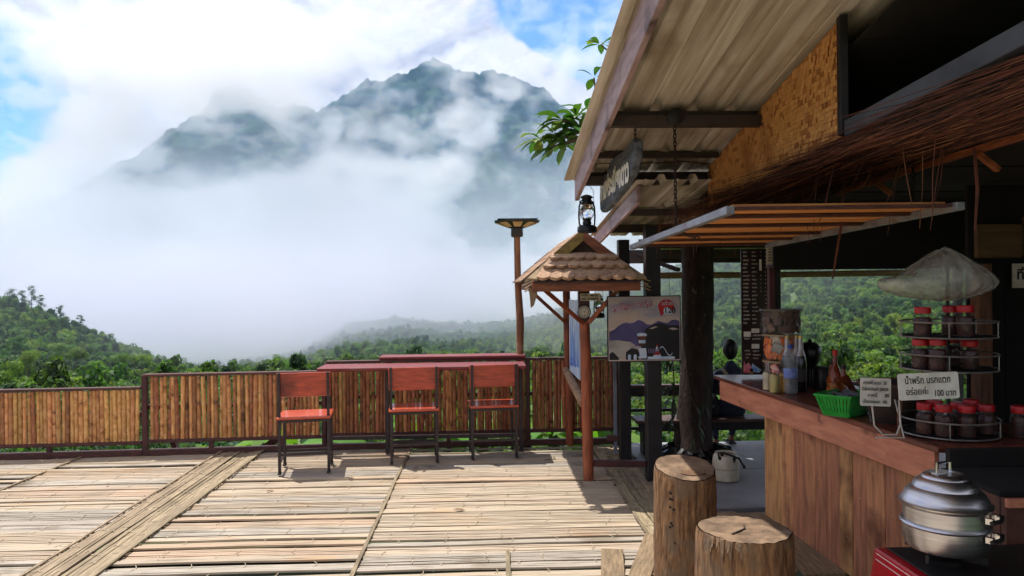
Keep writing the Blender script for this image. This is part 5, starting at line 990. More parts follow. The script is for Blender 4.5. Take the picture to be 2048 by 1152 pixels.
for (ank, toe) in (((-.065, .41, -.385), (-.055, .50, -.405)), ((.15, .48, -.36), (.17, .57, -.385))):
    a = [J(ank[0], ank[1], ank[2] + .05, .036), J(ank[0], ank[1] - .02, ank[2], .036), J((ank[0] + toe[0]) / 2, (ank[1] + toe[1]) / 2, (ank[2] + toe[2]) / 2, .036, .026), J(*toe, .034, .018)]; skin_body(a, [(0, 1), (1, 2), (2, 3)], 'foot', SKIN, pe)
    SO = mat('sandal_sole', lin(44, 38, 36), lin(30, 26, 26), scale=12, rough=.7); x, y, z = ank[0] * k, ank[1] * k, toe[2] * k - .022
    MB().prism([(x - .032, y - .05, z), (x + .032, y - .05, z), (x + .045, y + .07, z), (x + .02, y + .115, z), (x - .025, y + .11, z), (x - .036, y + .04, z)], (0, 0, .014)).build('sandal', SO, pe)
    MB().tube([(x - .035, y + .05, z + .01), (x, y + .055, z + .05), (x + .042, y + .05, z + .01)], .007, 6).build('sandal_strap', SO, pe)
for s, hp in ((-1, (-.12, .30, .15)), (1, (.10, .33, .18))):
    b0 = Vector(hp); a = [J(*b0, .03), J(b0.x - s * .035, b0.y + .05, b0.z - .005, .034, .018)]; skin_body(a, [(0, 1)], 'hand', SKIN, pe, 1)
    for f in range(4): q = b0 + Vector((-s * (.02 + f * .014), .085 - abs(f - 1.4) * .006, -.005)); MB().tube([tuple((b0 + Vector((-s * (.015 + f * .012), .05, 0))) * k), tuple(q * k), tuple((q + Vector((0, .02, -.02))) * k)], [.0085, .0075, .006], 6).build('finger', SKIN, pe, smooth=True)
    MB().tube([tuple(b0 * k), tuple((b0 + Vector((s * .02, .04, .0))) * k), tuple((b0 + Vector((s * .012, .065, -.012))) * k)], [.009, .008, .006], 6).build('thumb', SKIN, pe, smooth=True)
mb = MB(); pts = [Vector((-.13, .06, .545)), Vector((-.115, -.05, .555)), Vector((-.07, -.125, .47)), Vector((0.02, -.15, .36)), Vector((.10, -.145, .22)), Vector((.17, -.06, .10))]
for a, b in zip(pts, pts[1:]): mb.beam(a * k, b * k, .035, .006, (0, -1, .3))
mb.build('bag_strap', mat('pale_strap', lin(178, 166, 150), lin(150, 138, 124), scale=12, rough=.8), pe)
bg = thing('backpack', 'dark patterned bag lying on the bench beside the seated person', 'bag', (2.10, 6.95, .353)); bag = [J(0, 0, .06, .10, .08), J(0, 0, .18, .115, .085), J(0, 0, .30, .08, .06)]
mb = MB().add(*ellipsoid((2.10, 6.95, .47), (.105, .085, .13), 16, 10, lambda p: Vector((p.x * (1 - .25 * p.z / .13), p.y, max(p.z, -.115))))); mb.build('sack', mat('bag_cloth', lin(36, 36, 48), lin(22, 22, 30), scale=9, rough=.8, spots=(lin(110, 112, 130), 24, .62, .68)), bg, smooth=True); MB().tube([(2.06, 6.95, .585), (2.08, 6.95, .64), (2.12, 6.95, .64), (2.14, 6.95, .585)], .008, 6).build('handle', ROPE, bg)
# ------------------------------------------------------------------ counter
CTOP = mat('counter_top_wood', lin(116, 62, 44), lin(80, 42, 34), scale=3, stretch=(10, 1.2, 10), rough=0.4, coat=0.25, bump=0.05); FASC = mat('counter_fascia', lin(204, 134, 104), lin(172, 108, 84), scale=3.5, stretch=(6, 1.2, 8), rough=0.6, bump=0.12, spots=(lin(92, 48, 38), 6, 0.62, 0.74))
CPL = [mat('counter_plank', lin(208, 152, 102), lin(162, 112, 74), scale=3.5, stretch=(9, 9, 1.1), rough=0.65, rnd=0.18, hue=0.012, bump=0.2, spots=(lin(104, 60, 38), 3, 0.52, 0.7)), mat('counter_plank_dark', lin(182, 122, 88), lin(138, 88, 64), scale=3.5, stretch=(9, 9, 1.1), rough=0.65, rnd=0.15, bump=0.2)]
NAIL = mat('nail', lin(190, 180, 160), rough=.4, metal=.6)
def fX(y): return 1.962 - (y - 3.2) * .0625
ct = thing('counter', 'reddish wooden kiosk counter with a plank front and a deep fascia board', 'counter', (2.1, 4.2, 0))
ZT = .885
MB().prism([(fX(5.80) - .01, 5.80, ZT - .028), (fX(3.16) - .012, 3.16, ZT - .028), (2.62, 3.16, ZT - .028), (2.55, 5.80, ZT - .028)], (0, 0, .028)).build('counter_top', CTOP, ct, bevel=.004)
MB().prism([(fX(5.70), 5.70, ZT - .175), (fX(3.2), 3.2, ZT - .175), (fX(3.2), 3.2, ZT - .030), (fX(5.70), 5.70, ZT - .030)], (.026, .002, 0)).build('fascia_board', FASC, ct, bevel=.003)
MB().prism([(fX(5.70) + .028, 5.67, ZT - .16), (2.5, 5.67, ZT - .16), (2.5, 5.67, ZT - .030), (fX(5.70) + .028, 5.67, ZT - .030)], (0, .026, 0)).build('end_fascia', FASC, ct)
edges = [5.05, 4.79, 4.64, 4.49, 4.36, 4.23, 4.09, 3.96, 3.83, 3.67, 3.53, 3.38, 3.22, 3.06, 2.90, 2.76, 2.6]
for i, (a, b) in enumerate(zip(edges, edges[1:])):
    o = U(0, .007); x = lambda y: fX(y) + .058 + o; top = ZT - .176 if b >= 3.19 else ZT - .25
    pl = MB().prism([(x(a), a - .0015, .0), (x(b), b + .0015, .0), (x(b), b + .0015, top), (x(a), a - .0015, top)], (.022, 0, 0)).build('plank', CPL[1 if i % 5 in (2, 4) or i in (5, 9) else 0], ct, bevel=.0025)
    for k in range(2 if i % 2 else 3):
        yy = (a + b) / 2 + U(-.03, .03); zz = (.22, .42, .60)[k] + U(-.05, .05); MB().lathe([(.004, 0), (.004, .002), (0, .0025)], (x(yy), yy, zz), 7, axis=(-1, 0, 0), caps=False).build('nail', NAIL, pl)
MB().bx(1.94, 2.5, 5.00, 5.03, 0, ZT - .18).build('end_panel', CPL[1], ct)
# brown timber cabinet and black box beyond the near end of the counter
cb = thing('wooden_cabinet', 'low brown plywood cabinet at the right behind the aluminium steamer', 'cabinet', (2.3, 2.72, 0)); CABM = mat('cabinet_board', lin(98, 58, 44), lin(70, 42, 34), scale=3, stretch=(2, 6, 3), rough=.65, spots=(lin(60, 40, 36), 3, .5, .7))
MB().bx(1.90, 2.7, 2.66, 2.69, 0.30, .80).build('front_panel', CABM, cb); MB().bx(1.895, 2.7, 2.640, 2.658, .56, .58).build('batten', CABM, cb); MB().bx(1.90, 2.7, 2.695, 3.05, .80, .82).build('top_panel', BLACKBOARD, cb); MB().bx(1.90, 1.92, 2.695, 3.05, 0, .799).build('side_panel', CABM, cb)
MB().bx(1.88, 2.7, 2.62, 2.64, .78, .81).build('edge_strip', FASC, cb)
bl = thing('black_cloth_screen', 'black cloth screen closing the near end of the counter above the steamer', 'screen', (2.3, 3.1, .6)); MB().bx(1.97, 2.66, 3.10, 3.13, .50, ZT - .001).build('cloth', BLACKBOARD, bl)
MB().bx(2.62, 2.66, 3.0, 3.14, .60, 2.0).build('cloth_side', BLACKBOARD, bl)
nsn = thing('paper_notice', 'small white notice on the plywood at the far right edge', 'notice', (3.24, 4.17, 1.62)); MB().bx(3.03, 3.20, 4.172, 4.180, 1.56, 1.70).build('paper', CARD, nsn); text('ที่นี่', .08, INK, nsn, (3.05, 4.170, 1.61), bold=.002)

# ------------------------------------------------------------------ gas stove and aluminium steamer
RED = mat('stove_red', lin(176, 12, 30), lin(146, 8, 24), scale=3, rough=.35, coat=.3); ALU = mat('aluminium', lin(206, 206, 210), lin(180, 180, 186), scale=5, stretch=(1, 1, 14), rough=.33, metal=1.0, bump=.03, spots=(lin(120, 110, 104), 4, .62, .8)); IRON = mat('black_iron', lin(26, 24, 24), lin(16, 15, 15), scale=16, rough=.6); CHROME = mat('chrome', lin(220, 220, 224), rough=.15, metal=1)
st = thing('gas_stove', 'red table top gas stove with white pinstripes under the steamer', 'stove', (1.62, 2.3, .50)); SX0, SX1, SY0, SY1 = 1.355, 1.95, 2.05, 2.60
MB().prism([(SX0, SY0, .545), (SX0, SY1, .545), (SX0 + .012, SY1 - .01, .662), (SX0 + .012, SY0 + .01, .662)], (SX1 - SX0, 0, 0)).build('body', RED, st, bevel=.006)
STRIPE = mat('white_pinstripe', lin(220, 190, 190), rough=.4)
for zz in (.648, .628): MB().beam((SX0 + .0115 - (.662 - zz) * .1, SY0 + .03, zz), (SX0 + .0115 - (.662 - zz) * .1, SY1 - .03, zz), .003, .003).build('pinstripe', STRIPE, st)
MB().bx(SX0 + .045, SX1 - .04, SY0 + .04, SY1 - .03, .663, .668).build('drip_tray', IRON, st, bevel=.002)
px_, py_ = 1.52, 2.42
MB().lathe([(.05, .668), (.055, .685), (.03, .69), (0, .69)], (px_, py_, 0), 18, caps=False).build('burner', IRON, st, smooth=True)
for i in range(4): q = i * 1.571 + .6; MB().beam((px_ + .05 * math.cos(q), py_ + .05 * math.sin(q), .700), (px_ + .13 * math.cos(q), py_ + .13 * math.sin(q), .706), .010, .024).build('pan_support', IRON, st)
for i in range(4): MB().bx((SX0 + .02, SX1 - .05)[i % 2], (SX0 + .05, SX1 - .02)[i % 2], (SY0 + .03, SY1 - .06)[i // 2], (SY0 + .06, SY1 - .03)[i // 2], .52, .544).build('rubber_foot', IRON, st)
MB().lathe([(.022, 0), (.022, .018), (.016, .022), (0, .022)], (1.5, SY0, .60), 16, axis=(0, -1, 0)).build('knob', IRON, st, smooth=True)
sd_ = thing('stove_stand', 'dark timber stand carrying the red gas stove beside the counter', 'stand', (1.65, 2.33, 0)); MB().bx(1.36, 1.96, 2.03, 2.62, .49, .52).build('stand_top', CPL[1], sd_)
for x in (1.39, 1.89): 
    for y in (2.06, 2.55): MB().bx(x, x + .04, y, y + .04, 0, .489).build('leg', CPL[1], sd_)
stm = thing('aluminium_steamer', 'two tier aluminium steamer pot with a domed stepped lid on the red stove', 'steamer', (px_, py_, .714)); cc = (px_, py_, .714); r0 = .131; zk = .80
MB().lathe([(0, 0.0000), (r0 * .75, 0.0000), (r0 * .90, 0.0080), (r0 * .97, 0.0280), (r0 * .985, 0.0800), (r0 * 1.02, 0.0832), (r0 * 1.045, 0.0880), (r0 * 1.02, 0.0936), (r0 * .97, 0.0944), (r0 * .97, 0.0968), (0, 0.0968)], cc, 48, caps=False).build('pot', ALU, stm, smooth=True)
MB().lathe([(r0 * .96, 0.0976), (r0 * .965, 0.1424), (r0 * 1.02, 0.1456), (r0 * 1.04, 0.1504), (r0 * .96, 0.1520), (0, 0.1520)], cc, 48, caps=False).build('steam_tier', ALU, stm, smooth=True)
MB().lathe([(r0 * 1.060, 0.1520), (r0 * 1.070, 0.1568), (r0 * 1.000, 0.1624), (r0 * 0.970, 0.1720), (r0 * 0.900, 0.1888), (r0 * 0.800, 0.2016), (r0 * 0.750, 0.2056), (r0 * 0.740, 0.2112), (r0 * 0.680, 0.2248), (r0 * 0.580, 0.2344), (r0 * 0.545, 0.2368), (r0 * 0.535, 0.2416), (r0 * 0.460, 0.2488), (r0 * 0.360, 0.2516), (0, 0.2528)], cc, 48, caps=False).build('lid', ALU, stm, smooth=True)
MB().tube([(px_ - .035, py_ - .01, 0.9648), (px_ - .034, py_ - .01, 0.9988), (px_ + .02, py_ + .004, 1.0028), (px_ + .021, py_ + .004, 0.9668)], .0045, 8).build('lid_handle', CHROME, stm, smooth=True); MB().beam((px_ - .045, py_ - .012, 0.9653), (px_ + .032, py_ + .006, 0.9653), .02, .006).build('handle_plate', CHROME, stm)
for zz in (.068, .128):
    q = -.9; c = Vector((px_ + r0 * .985 * math.cos(q), py_ + r0 * .985 * math.sin(q), .714 + zz)); tq = Vector((-math.sin(q), math.cos(q), 0)); n_ = Vector((math.cos(q), math.sin(q), 0))
    for s in (-1, 1): MB().beam(c + tq * .03 * s, c + tq * .03 * s + n_ * .022, .014, .018).build('handle_lug', CHROME, stm)
    MB().tube([c + tq * .05 * -1 + n_ * .022, c + n_ * .034, c + tq * .05 + n_ * .022], .007, 8).build('side_handle', IRON, stm, smooth=True)

# ------------------------------------------------------------------ goods on the counter
def X_at(px, y): return 0 + (px - 970) / 1490 * y
def lathe_thing(name, label, cat, x, y, z, parts, group=None, n=18):
    t = thing(name, label, cat, (x, y, z), group)
    for nm, prof, m in parts: MB().lathe(prof, (x, y, z), n, caps=False).build(nm, m, t, smooth=True)
    return t
CLEAR = mat('clear_plastic', (0.42, 0.46, 0.5), (0.2, 0.22, 0.26), scale=20, rough=.08, alpha=.30, bump=.3); FILM = mat('plastic_film', (.5, .5, .5), (.2, .2, .2), rough=.1, alpha=.09, bump=.8, scale=8, bscale=16)
# menu banner with price list
me_ = thing('menu_banner', 'tall narrow dark brown menu banner with white price list at the counter end', 'menu', (2.06, 5.62, .92)); MX0, MX1, MZ0, MZ1, MY = 1.955, 2.165, .905, 1.86, 5.62
MB().bx(MX0, MX1, MY, MY + .012, MZ0, MZ1).build('banner', mat('menu_brown', lin(46, 32, 34), lin(34, 25, 29), scale=3, rough=.4, spots=(lin(74, 54, 46), 2, .55, .75)), me_)
PRW = mat('menu_white', lin(196, 188, 178), rough=.5); R = random.Random(31); mb = MB()
def scrib(x, z, w, h):
    while w > .004:
        ww = min(w, R.uniform(.004, .011)); mb.box((x + ww / 2, MY - .0008, z + R.uniform(-.001, .002)), (ww * .8, .001, h * R.uniform(.7, 1.1))); x += ww + .0015; w -= ww + .0015
for r in range(19):
    z = MZ1 - .02 - r * .030; scrib(MX0 + .012 + R.uniform(0, .004), z, R.uniform(.03, .055), .013)
    scrib(MX0 + .082, z, R.uniform(.028, .05) * (1.5 if r in (14, 15) else 1), .010)
    if r not in (3, 4, 5) and r < 11: scrib(MX0 + .148, z, .009, .008)
    if r < 15: scrib(MX0 + .185, z, .010, .008)
for z, x, w in ((1.205, .085, .075), (1.18, .02, .045), (1.178, .08, .07), (1.09, .02, .04), (1.085, .085, .05), (1.06, .03, .04), (1.055, .085, .06), (1.035, .03, .025), (1.03, .085, .045)): scrib(MX0 + x, z, w, .011)
tag(mb.build('lettering', PRW, me_), kind='stuff')
for (x0, x1, z0, z1) in ((.14, .158, 1.70, 1.785), (.075, .135, 1.225, 1.258), (.015, .07, 1.195, 1.235), (.075, .135, 1.105, 1.14)): MB().bx(MX0 + x0, MX0 + x1, MY - .003, MY - .0015, z0, z1).build('paper_patch', WHITEP, me_)
for (pts, m) in (([(.01, .01), (.06, .01), (.075, .05), (.05, .09), (.03, .07), (.015, .1)], mat('print_drink_red', lin(206, 70, 84), lin(230, 150, 160), scale=30, rough=.4)), ([(.065, .02), (.13, .01), (.15, .03), (.10, .065), (.08, .085)], mat('print_drink_blue', lin(96, 150, 214), lin(190, 210, 226), scale=30, rough=.4)), ([(.06, .0), (.085, .0), (.085, .04), (.06, .04)], mat('print_drink_tan', lin(190, 140, 90), rough=.4))): MB().prism([(MX0 + a, MY - .002, MZ0 + .005 + b) for a, b in pts], (0, .0015, 0)).build('picture', m, me_)
nt_ = thing('paper_card', 'pale paper card with a bluish strip fixed to the top of the corner post', 'card', (2.04, 5.27, 1.72)); MB().bx(2.018, 2.066, 5.268, 5.275, 1.715, 1.86).build('card', CARD, nt_); MB().bx(2.018, 2.066, 5.266, 5.2675, 1.715, 1.735).build('strip', mat('violet_strip', lin(120, 112, 150), rough=.5), nt_)
mb = MB(); 
for i in range(5): mb.box((2.042, 5.2670, 1.845 - i * .02), (.03 * U(.5, 1), .001, .006))
tag(mb.build('lettering', INK, nt_), kind='stuff')
# tower of wrapped snack tubs
sx_, sy_ = X_at(1570, 5.08), 5.08; z = ZT + .001
tubs = [('pink snack packets', 'red and pink', .125, .185, lin(214, 60, 76), lin(236, 196, 180)), ('orange snack packets', 'orange and brown', .125, .178, lin(236, 140, 50), lin(190, 60, 44)), ('dark snack packets', 'dark', .140, .17, lin(58, 40, 38), lin(104, 74, 60))]
for i, (what, _, r, h, ca, cb_) in enumerate(tubs):
    lab = ('clear plastic tub of pink snack packets, lowest of the stack on the counter', 'clear plastic tub of orange snack packets in the middle of the stack', 'clear film wrapped tub of dark packets, topmost of the stack')[i]
    t = thing('snack_tub', lab, 'tub', (sx_, sy_, z), 'stacked snack tubs'); c = (sx_, sy_, z)
    mb = MB(); n = 30; vs = []; fs = []; R = random.Random(60 + i); lv = 8
    for k_ in range(lv + 1):
        for j in range(n): q = 6.283 * j / n; rr = r * (1 + .025 * math.sin(7 * q + k_ * .9) + R.uniform(-.012, .012)) * (1 - .06 * abs(k_ / lv - .5)); vs.append((sx_ + rr * math.cos(q), sy_ + rr * math.sin(q), z + .004 + (h - .008) * k_ / lv))
    for k_ in range(lv):
        for j in range(n): fs.append((k_ * n + j, k_ * n + (j + 1) % n, (k_ + 1) * n + (j + 1) % n, (k_ + 1) * n + j))
    mb.add(vs, fs); mb.build('film', FILM, t, smooth=True)
    PK = [mat('packet_a%d' % i, ca, cb_, scale=45, rough=.35, rnd=.2), mat('packet_b%d' % i, cb_, ca, scale=24, rough=.35, rnd=.25)]
    PK.append(mat('packet_silver', lin(170, 166, 160), lin(120, 114, 110), scale=22, rough=.25, metal=.3, rnd=.2))
    for j in range(30):
        q = 6.283 * (j % 10) / 10 + (j // 10) * .37 + U(-.12, .12); zz = z + h * (.20 + .28 * (j // 10)) + U(-.008, .008); MB().box((sx_ + (r - U(.018, .03)) * math.cos(q), sy_ + (r - U(.018, .03)) * math.sin(q), zz), (.010, U(.05, .085), h * U(.28, .4)), (U(-.5, .5), U(-.3, .3), q)).build('snack_packet', PK[R.choice((0, 0, 1, 1, 2) if i < 2 else (0, 0, 0, 1))], t, bevel=.004)
    MB().lathe([(r * .96, h - .014), (r * 1.03, h - .014), (r * 1.03, h), (r * .5, h + .0005), (0, h + .0005)], c, 30, caps=False).build('lid', mat('tub_lid%d' % i, lin(150, 128, 100) if i < 2 else lin(96, 84, 78), rough=.35, coat=.2), t, smooth=True); z += h + .003
# cans
CANP = [lin(178, 164, 106), lin(196, 150, 70), lin(188, 176, 150)]
for i, (px, y, lab) in enumerate(((1555, 4.80, 'pale gold drink can standing at the front of the snack tubs'), (1575, 4.83, 'amber drink can behind the pale gold can by the water bottle'), (1541, 4.93, 'whitish drink can half hidden at the left of the pale gold can'))):
    lathe_thing('drink_can', lab, 'can', X_at(px, y), y, ZT, (('shell', [(.026, 0), (.033, .008), (.033, .108), (.028, .120), (.027, .124), (.024, .121), (0, .120)], mat('can_paint%d' % i, CANP[i], tuple(v * .7 for v in CANP[i][:3]), scale=14, rough=.35, metal=.2)), ('rim', [(.0265, .120), (.0285, .124), (.0265, .126)], CHROME)))
    CANP[i] = None
# water bottle
x, y = X_at(1588, 4.75), 4.75
wb = lathe_thing('water_bottle', 'clear plastic water bottle with blue label and cap beside the dark bottles', 'bottle', x, y, ZT, (('shell', [(.030, 0), (.042, .006), (.043, .06), (.039, .07), (.043, .08), (.043, .19), (.040, .205), (.043, .22), (.036, .255), (.018, .285), (.015, .292), (.015, .30)], CLEAR), ('label', [(.0436, .105), (.044, .107), (.044, .165), (.0436, .167)], mat('blue_label', lin(60, 86, 170), lin(130, 150, 206), scale=22, rough=.4)), ('cap', [(.017, .292), (.017, .318), (.0, .319)], mat('blue_cap', lin(40, 70, 168), rough=.4))))
# dark bottles with gold caps
DGL = mat('dark_bottle', lin(24, 22, 26), lin(16, 14, 18), rough=.12, coat=.5); GOLD = mat('gold_cap', lin(206, 180, 110), lin(170, 140, 80), scale=20, rough=.35, metal=.6); SILV = mat('silver_foil', lin(176, 170, 164), lin(140, 134, 130), scale=20, rough=.35, metal=.5)
for i, (px, y, lab) in enumerate(((1609, 4.84, 'tall black sauce bottle with silver foil neck nearest the water bottle'), (1601, 4.93, 'black bottle with gold cap half hidden behind the water bottle'), (1581, 4.89, 'gold capped black bottle directly behind the water bottle cap'))):
    lathe_thing('dark_bottle', lab, 'bottle', X_at(px, y), y, ZT, (('glass', [(.034, 0), (.038, .006), (.038, .19), (.03, .235), (.016, .275), (.014, .33)], DGL), ('foil', [(.0305, .236), (.0166, .278), (.0148, .345), (.013, .35)], SILV), ('cap', [(.0135, .345), (.0135, .366), (0, .367)], GOLD), ('label', [(.0385, .07), (.0388, .072), (.0388, .15), (.0385, .152)], mat('grey_label', lin(70, 66, 70), lin(52, 48, 52), scale=18, rough=.6))), 'black bottles on the counter')
# round dark pot and black canister
lathe_thing('dark_round_jar', 'round black jar bulging behind the dark bottles', 'jar', X_at(1628, 5.15), 5.15, ZT, (('bowl', [(.05, 0), (.06, .01), (.055, .10), (.05, .14), (.072, .18), (.082, .225), (.072, .27), (.04, .30), (0, .306)], mat('black_ceramic', lin(24, 22, 22), rough=.3)), ('lid_knob', [(.012, .305), (.016, .315), (0, .325)], IRON)))
lathe_thing('black_canister', 'squat black canister between the bottles and the syrup bottles', 'canister', X_at(1652, 4.95), 4.95, ZT, (('can', [(.056, 0), (.058, .005), (.058, .135), (.054, .14), (0, .14)], mat('canister_black', lin(30, 26, 26), rough=.4)), ('lid', [(.0595, .132), (.0595, .146), (.05, .15), (0, .15)], IRON)))
# syrup bottles
SYR = mat('amber_syrup', (0.62, 0.13, 0.03), (0.5, 0.08, 0.02), scale=8, rough=.08, trans=.75, ior=1.4); RCAP = mat('red_cap', lin(190, 30, 30), lin(160, 22, 24), scale=20, rough=.4); BCAP = mat('dark_cap', lin(40, 30, 28), rough=.4)
for (px, y, s, cap, lab) in ((1680, 4.62, 1.0, RCAP, 'tall amber syrup bottle with a red cap'), (1697, 4.50, .72, BCAP, 'short amber syrup bottle with a dark cap in front of the tall one'), (1672, 4.78, .70, BCAP, 'amber bottle half hidden at the left of the tall syrup bottle')):
    lathe_thing('syrup_bottle', lab, 'bottle', X_at(px, y), y, ZT, (('glass', [(.030 * s + .004, 0), (.036 * s + .004, .006), (.036 * s + .004, .13 * s), (.028 * s, .175 * s), (.015, .20 * s), (.0135, .26 * s), (.013, .262 * s)], SYR), ('cap', [(.0155, .258 * s), (.0155, .292 * s), (0, .294 * s)], cap), ('label', [(.0365 * s + .0042, .04), (.0368 * s + .0042, .041), (.0368 * s + .0042, .085 * s), (.0365 * s + .0042, .086 * s)], mat('syrup_label', lin(176, 120, 60), lin(120, 40, 30), scale=30, rough=.5))), 'amber syrup bottles')
# green basket with snack packets
GREEN = mat('green_plastic', lin(30, 170, 60), lin(20, 140, 48), scale=6, rough=.4, sub=.1); bx_, by_ = X_at(1702, 3.98), 3.98
bs_ = thing('green_basket', 'bright green slatted plastic basket of snack sachets on the counter', 'basket', (bx_, by_, ZT))
ang = rad(38)
def bp(u, v, z): return (bx_ + u * math.cos(ang) - v * math.sin(ang), by_ + u * math.sin(ang) + v * math.cos(ang), ZT + z)
tw, td, bw, bd, hh = .155, .10, .115, .07, .115
MB().prism([bp(-bw, -bd, .002), bp(bw, -bd, .002), bp(bw, bd, .002), bp(-bw, bd, .002)], (0, 0, .005)).build('base', GREEN, bs_)
def side(a0, a1, b0, b1, n):
    for i in range(n):
        u0, u1 = (i + .12) / n, (i + .80) / n; L_ = lambda p, q, t: tuple(p[k] + (q[k] - p[k]) * t for k in range(3)); q0, q1, q2, q3 = (Vector(w) for w in (L_(a0, a1, u0), L_(a0, a1, u1), L_(b0, b1, u1), L_(b0, b1, u0))); nn = (q1 - q0).cross(q3 - q0).normalized() * .002
        MB().prism([q0, q1, q2, q3], nn).build('slat', GREEN, bs_)
    for t0, t1 in ((0, .2), (.45, .52), (.86, 1)):
        q0, q1, q2, q3 = (Vector(a0).lerp(Vector(b0), t0), Vector(a1).lerp(Vector(b1), t0), Vector(a1).lerp(Vector(b1), t1), Vector(a0).lerp(Vector(b0), t1)); nn = (q1 - q0).cross(q3 - q0).normalized() * -.002; MB().prism([q0, q1, q2, q3], nn).build('band', GREEN, bs_)
b4 = [bp(-bw, -bd, .005), bp(bw, -bd, .005), bp(bw, bd, .005), bp(-bw, bd, .005)]; t4 = [bp(-tw, -td, hh), bp(tw, -td, hh), bp(tw, td, hh), bp(-tw, td, hh)]
for i, n in ((0, 16), (1, 10), (2, 16), (3, 10)): side(b4[i], b4[(i + 1) % 4], t4[i], t4[(i + 1) % 4], n)
MB().tube(t4, .006, 6, closed=True).build('rim', GREEN, bs_, smooth=True)
SN = [mat('sachet_gold', lin(206, 140, 50), lin(150, 70, 30), scale=16, rough=.25, metal=.2), mat('sachet_dark', lin(40, 44, 58), lin(150, 156, 170), scale=20, rough=.3), mat('sachet_brown', lin(120, 62, 36), lin(80, 40, 26), scale=14, rough=.3)]
for i, (u, v, z, m, rx, ry, lab) in enumerate(((.05, .02, .12, 0, .9, .3, 'shiny orange gold snack sachet sticking out of the green basket'), (-.05, -.02, .10, 1, .25, .5, 'dark blue and white sachet lying flat in the green basket'), (-.01, -.05, .105, 1, .35, -.2, 'second dark sachet lying at the front rim of the green basket'), (.09, .04, .13, 2, 1.1, -.2, 'brown sachet standing at the back of the green basket'))):
    v8 = []; f8 = []; w_, h_ = .052, .068
    for a in range(5):
        for b in range(5):
            uu, vv = a / 4 * 2 - 1, b / 4 * 2 - 1; bul = .014 * (1 - uu * uu) * (1 - vv * vv); v8.append((uu * w_, vv * h_, bul + .001)); 
    for a in range(5):
        for b in range(5):
            uu, vv = a / 4 * 2 - 1, b / 4 * 2 - 1; v8.append((uu * w_, vv * h_, -.014 * (1 - uu * uu) * (1 - vv * vv) - .001))
    for a in range(4):
        for b in range(4): q = a * 5 + b; f8 += [(q, q + 1, q + 6, q + 5), (25 + q, 25 + q + 5, 25 + q + 6, 25 + q + 1)]
    Rm = Euler((rx, ry, ang + U(-.4, .4))).to_matrix(); o = Vector(bp(u, v, z)); sac = MB().add([Rm @ Vector(p) + o for p in v8], f8).build('snack_sachet', SN[m], None, smooth=True); tag(sac, lab, 'sachet', 'sachets in the basket')
# hand-written price cards
def card(name, label, px, pz_top, y, w, h, lines, rz, ry, legs):
    """lines: (text, x, z, size)"""
    x = X_at(px, y); zc = pz_top; t = local_thing(name, label, 'price card', (x, y, zc)); t.rotation_euler = (rad(-4), ry, rz)
    pts = [(w / 2 * a - .0, 0, -h / 2 + h / 2 * b) for a, b in ((-.94, -1), (.94, -1), (1, -.9), (1, .9), (.94, 1), (-.94, 1), (-1, .9), (-1, -.9))]
    MB().prism(pts, (0, .003, 0)).build('card', WHITEP, t)
    for s, lx_, lz, size, sxx in lines: text(s, size, INK, t, (lx_ - w / 2, -.0012, lz - h), bold=size * .010, sx=sxx)
    return t
card('price_card', 'white rounded price card with four handwritten lines above the wire stand', 1764, 1.163, 3.34, .142, .127, (('กาแฟคั่วบดนะ  50', .012, .098, .022, .70), ('น้ำผึ้งป่าเดือนห้า 250/350', .006, .070, .020, .62), ('ชาหมี่      80', .032, .041, .022, .95), ('เก๊กฮวยคุณนะ  100', .010, .013, .021, .70)), 0, rad(3), None)
wst = thing('wire_card_stand', 'bent white wire stand holding the small price card on the counter', 'stand', (X_at(1790, 3.4), 3.4, ZT)); xw = X_at(1785, 3.36)
MB().tube([(xw - .07, 3.355, 1.05), (xw - .062, 3.35, .945), (xw - .03, 3.335, .905), (xw + .03, 3.33, .905), (xw + .055, 3.34, .95), (xw + .06, 3.36, 1.06)], .004, 7).build('wire_loop', mat('white_wire', lin(190, 186, 178), rough=.4), wst, smooth=True)
MB().tube([(xw - .06, 3.345, ZT + .005), (xw + .065, 3.33, ZT + .005), (xw + .075, 3.42, 1.05)], .004, 7).build('wire_foot', _M['white_wire'], wst, smooth=True)
MB().tube([(xw + .085, 3.40, ZT), (xw + .07, 3.38, ZT + .08), (xw + .075, 3.37, ZT + .17)], .008, 7).build('rattan_leg', mat('rattan', lin(130, 92, 64), lin(90, 60, 42), scale=16, rough=.7), wst, smooth=True)
# rotating wire rack with jars of chili paste
JG = mat('jar_glass', (0.08, 0.07, 0.07), (0.06, 0.05, 0.05), rough=.05, alpha=.25, spec=.8); CHILI = mat('chili_paste', lin(88, 34, 20), lin(34, 14, 10), scale=40, detail=8, rough=.55, rnd=.1); LIDR = mat('red_lid', lin(188, 26, 34), lin(160, 18, 26), scale=10, rough=.4, rnd=.08); RACKW = mat('rack_wire', lin(150, 146, 142), lin(112, 108, 104), scale=20, rough=.4, metal=.5)
jx, jy = X_at(1915, 3.42), 3.42
rk = thing('wire_jar_rack', 'three tier round wire rack full of chili jars on the near end of the counter', 'rack', (jx, jy, ZT)); tiers = [(ZT + .018, .195), (ZT + .318, .192), (ZT + .468, .19)]
MB().tube([(jx, jy, ZT), (jx, jy, 1.70)], .008, 8).build('centre_pole', IRON, rk)
circ = lambda r, z: [(jx + r * math.cos(q), jy + r * math.sin(q), z) for q in np.linspace(0, 6.283, 29)[:-1]]
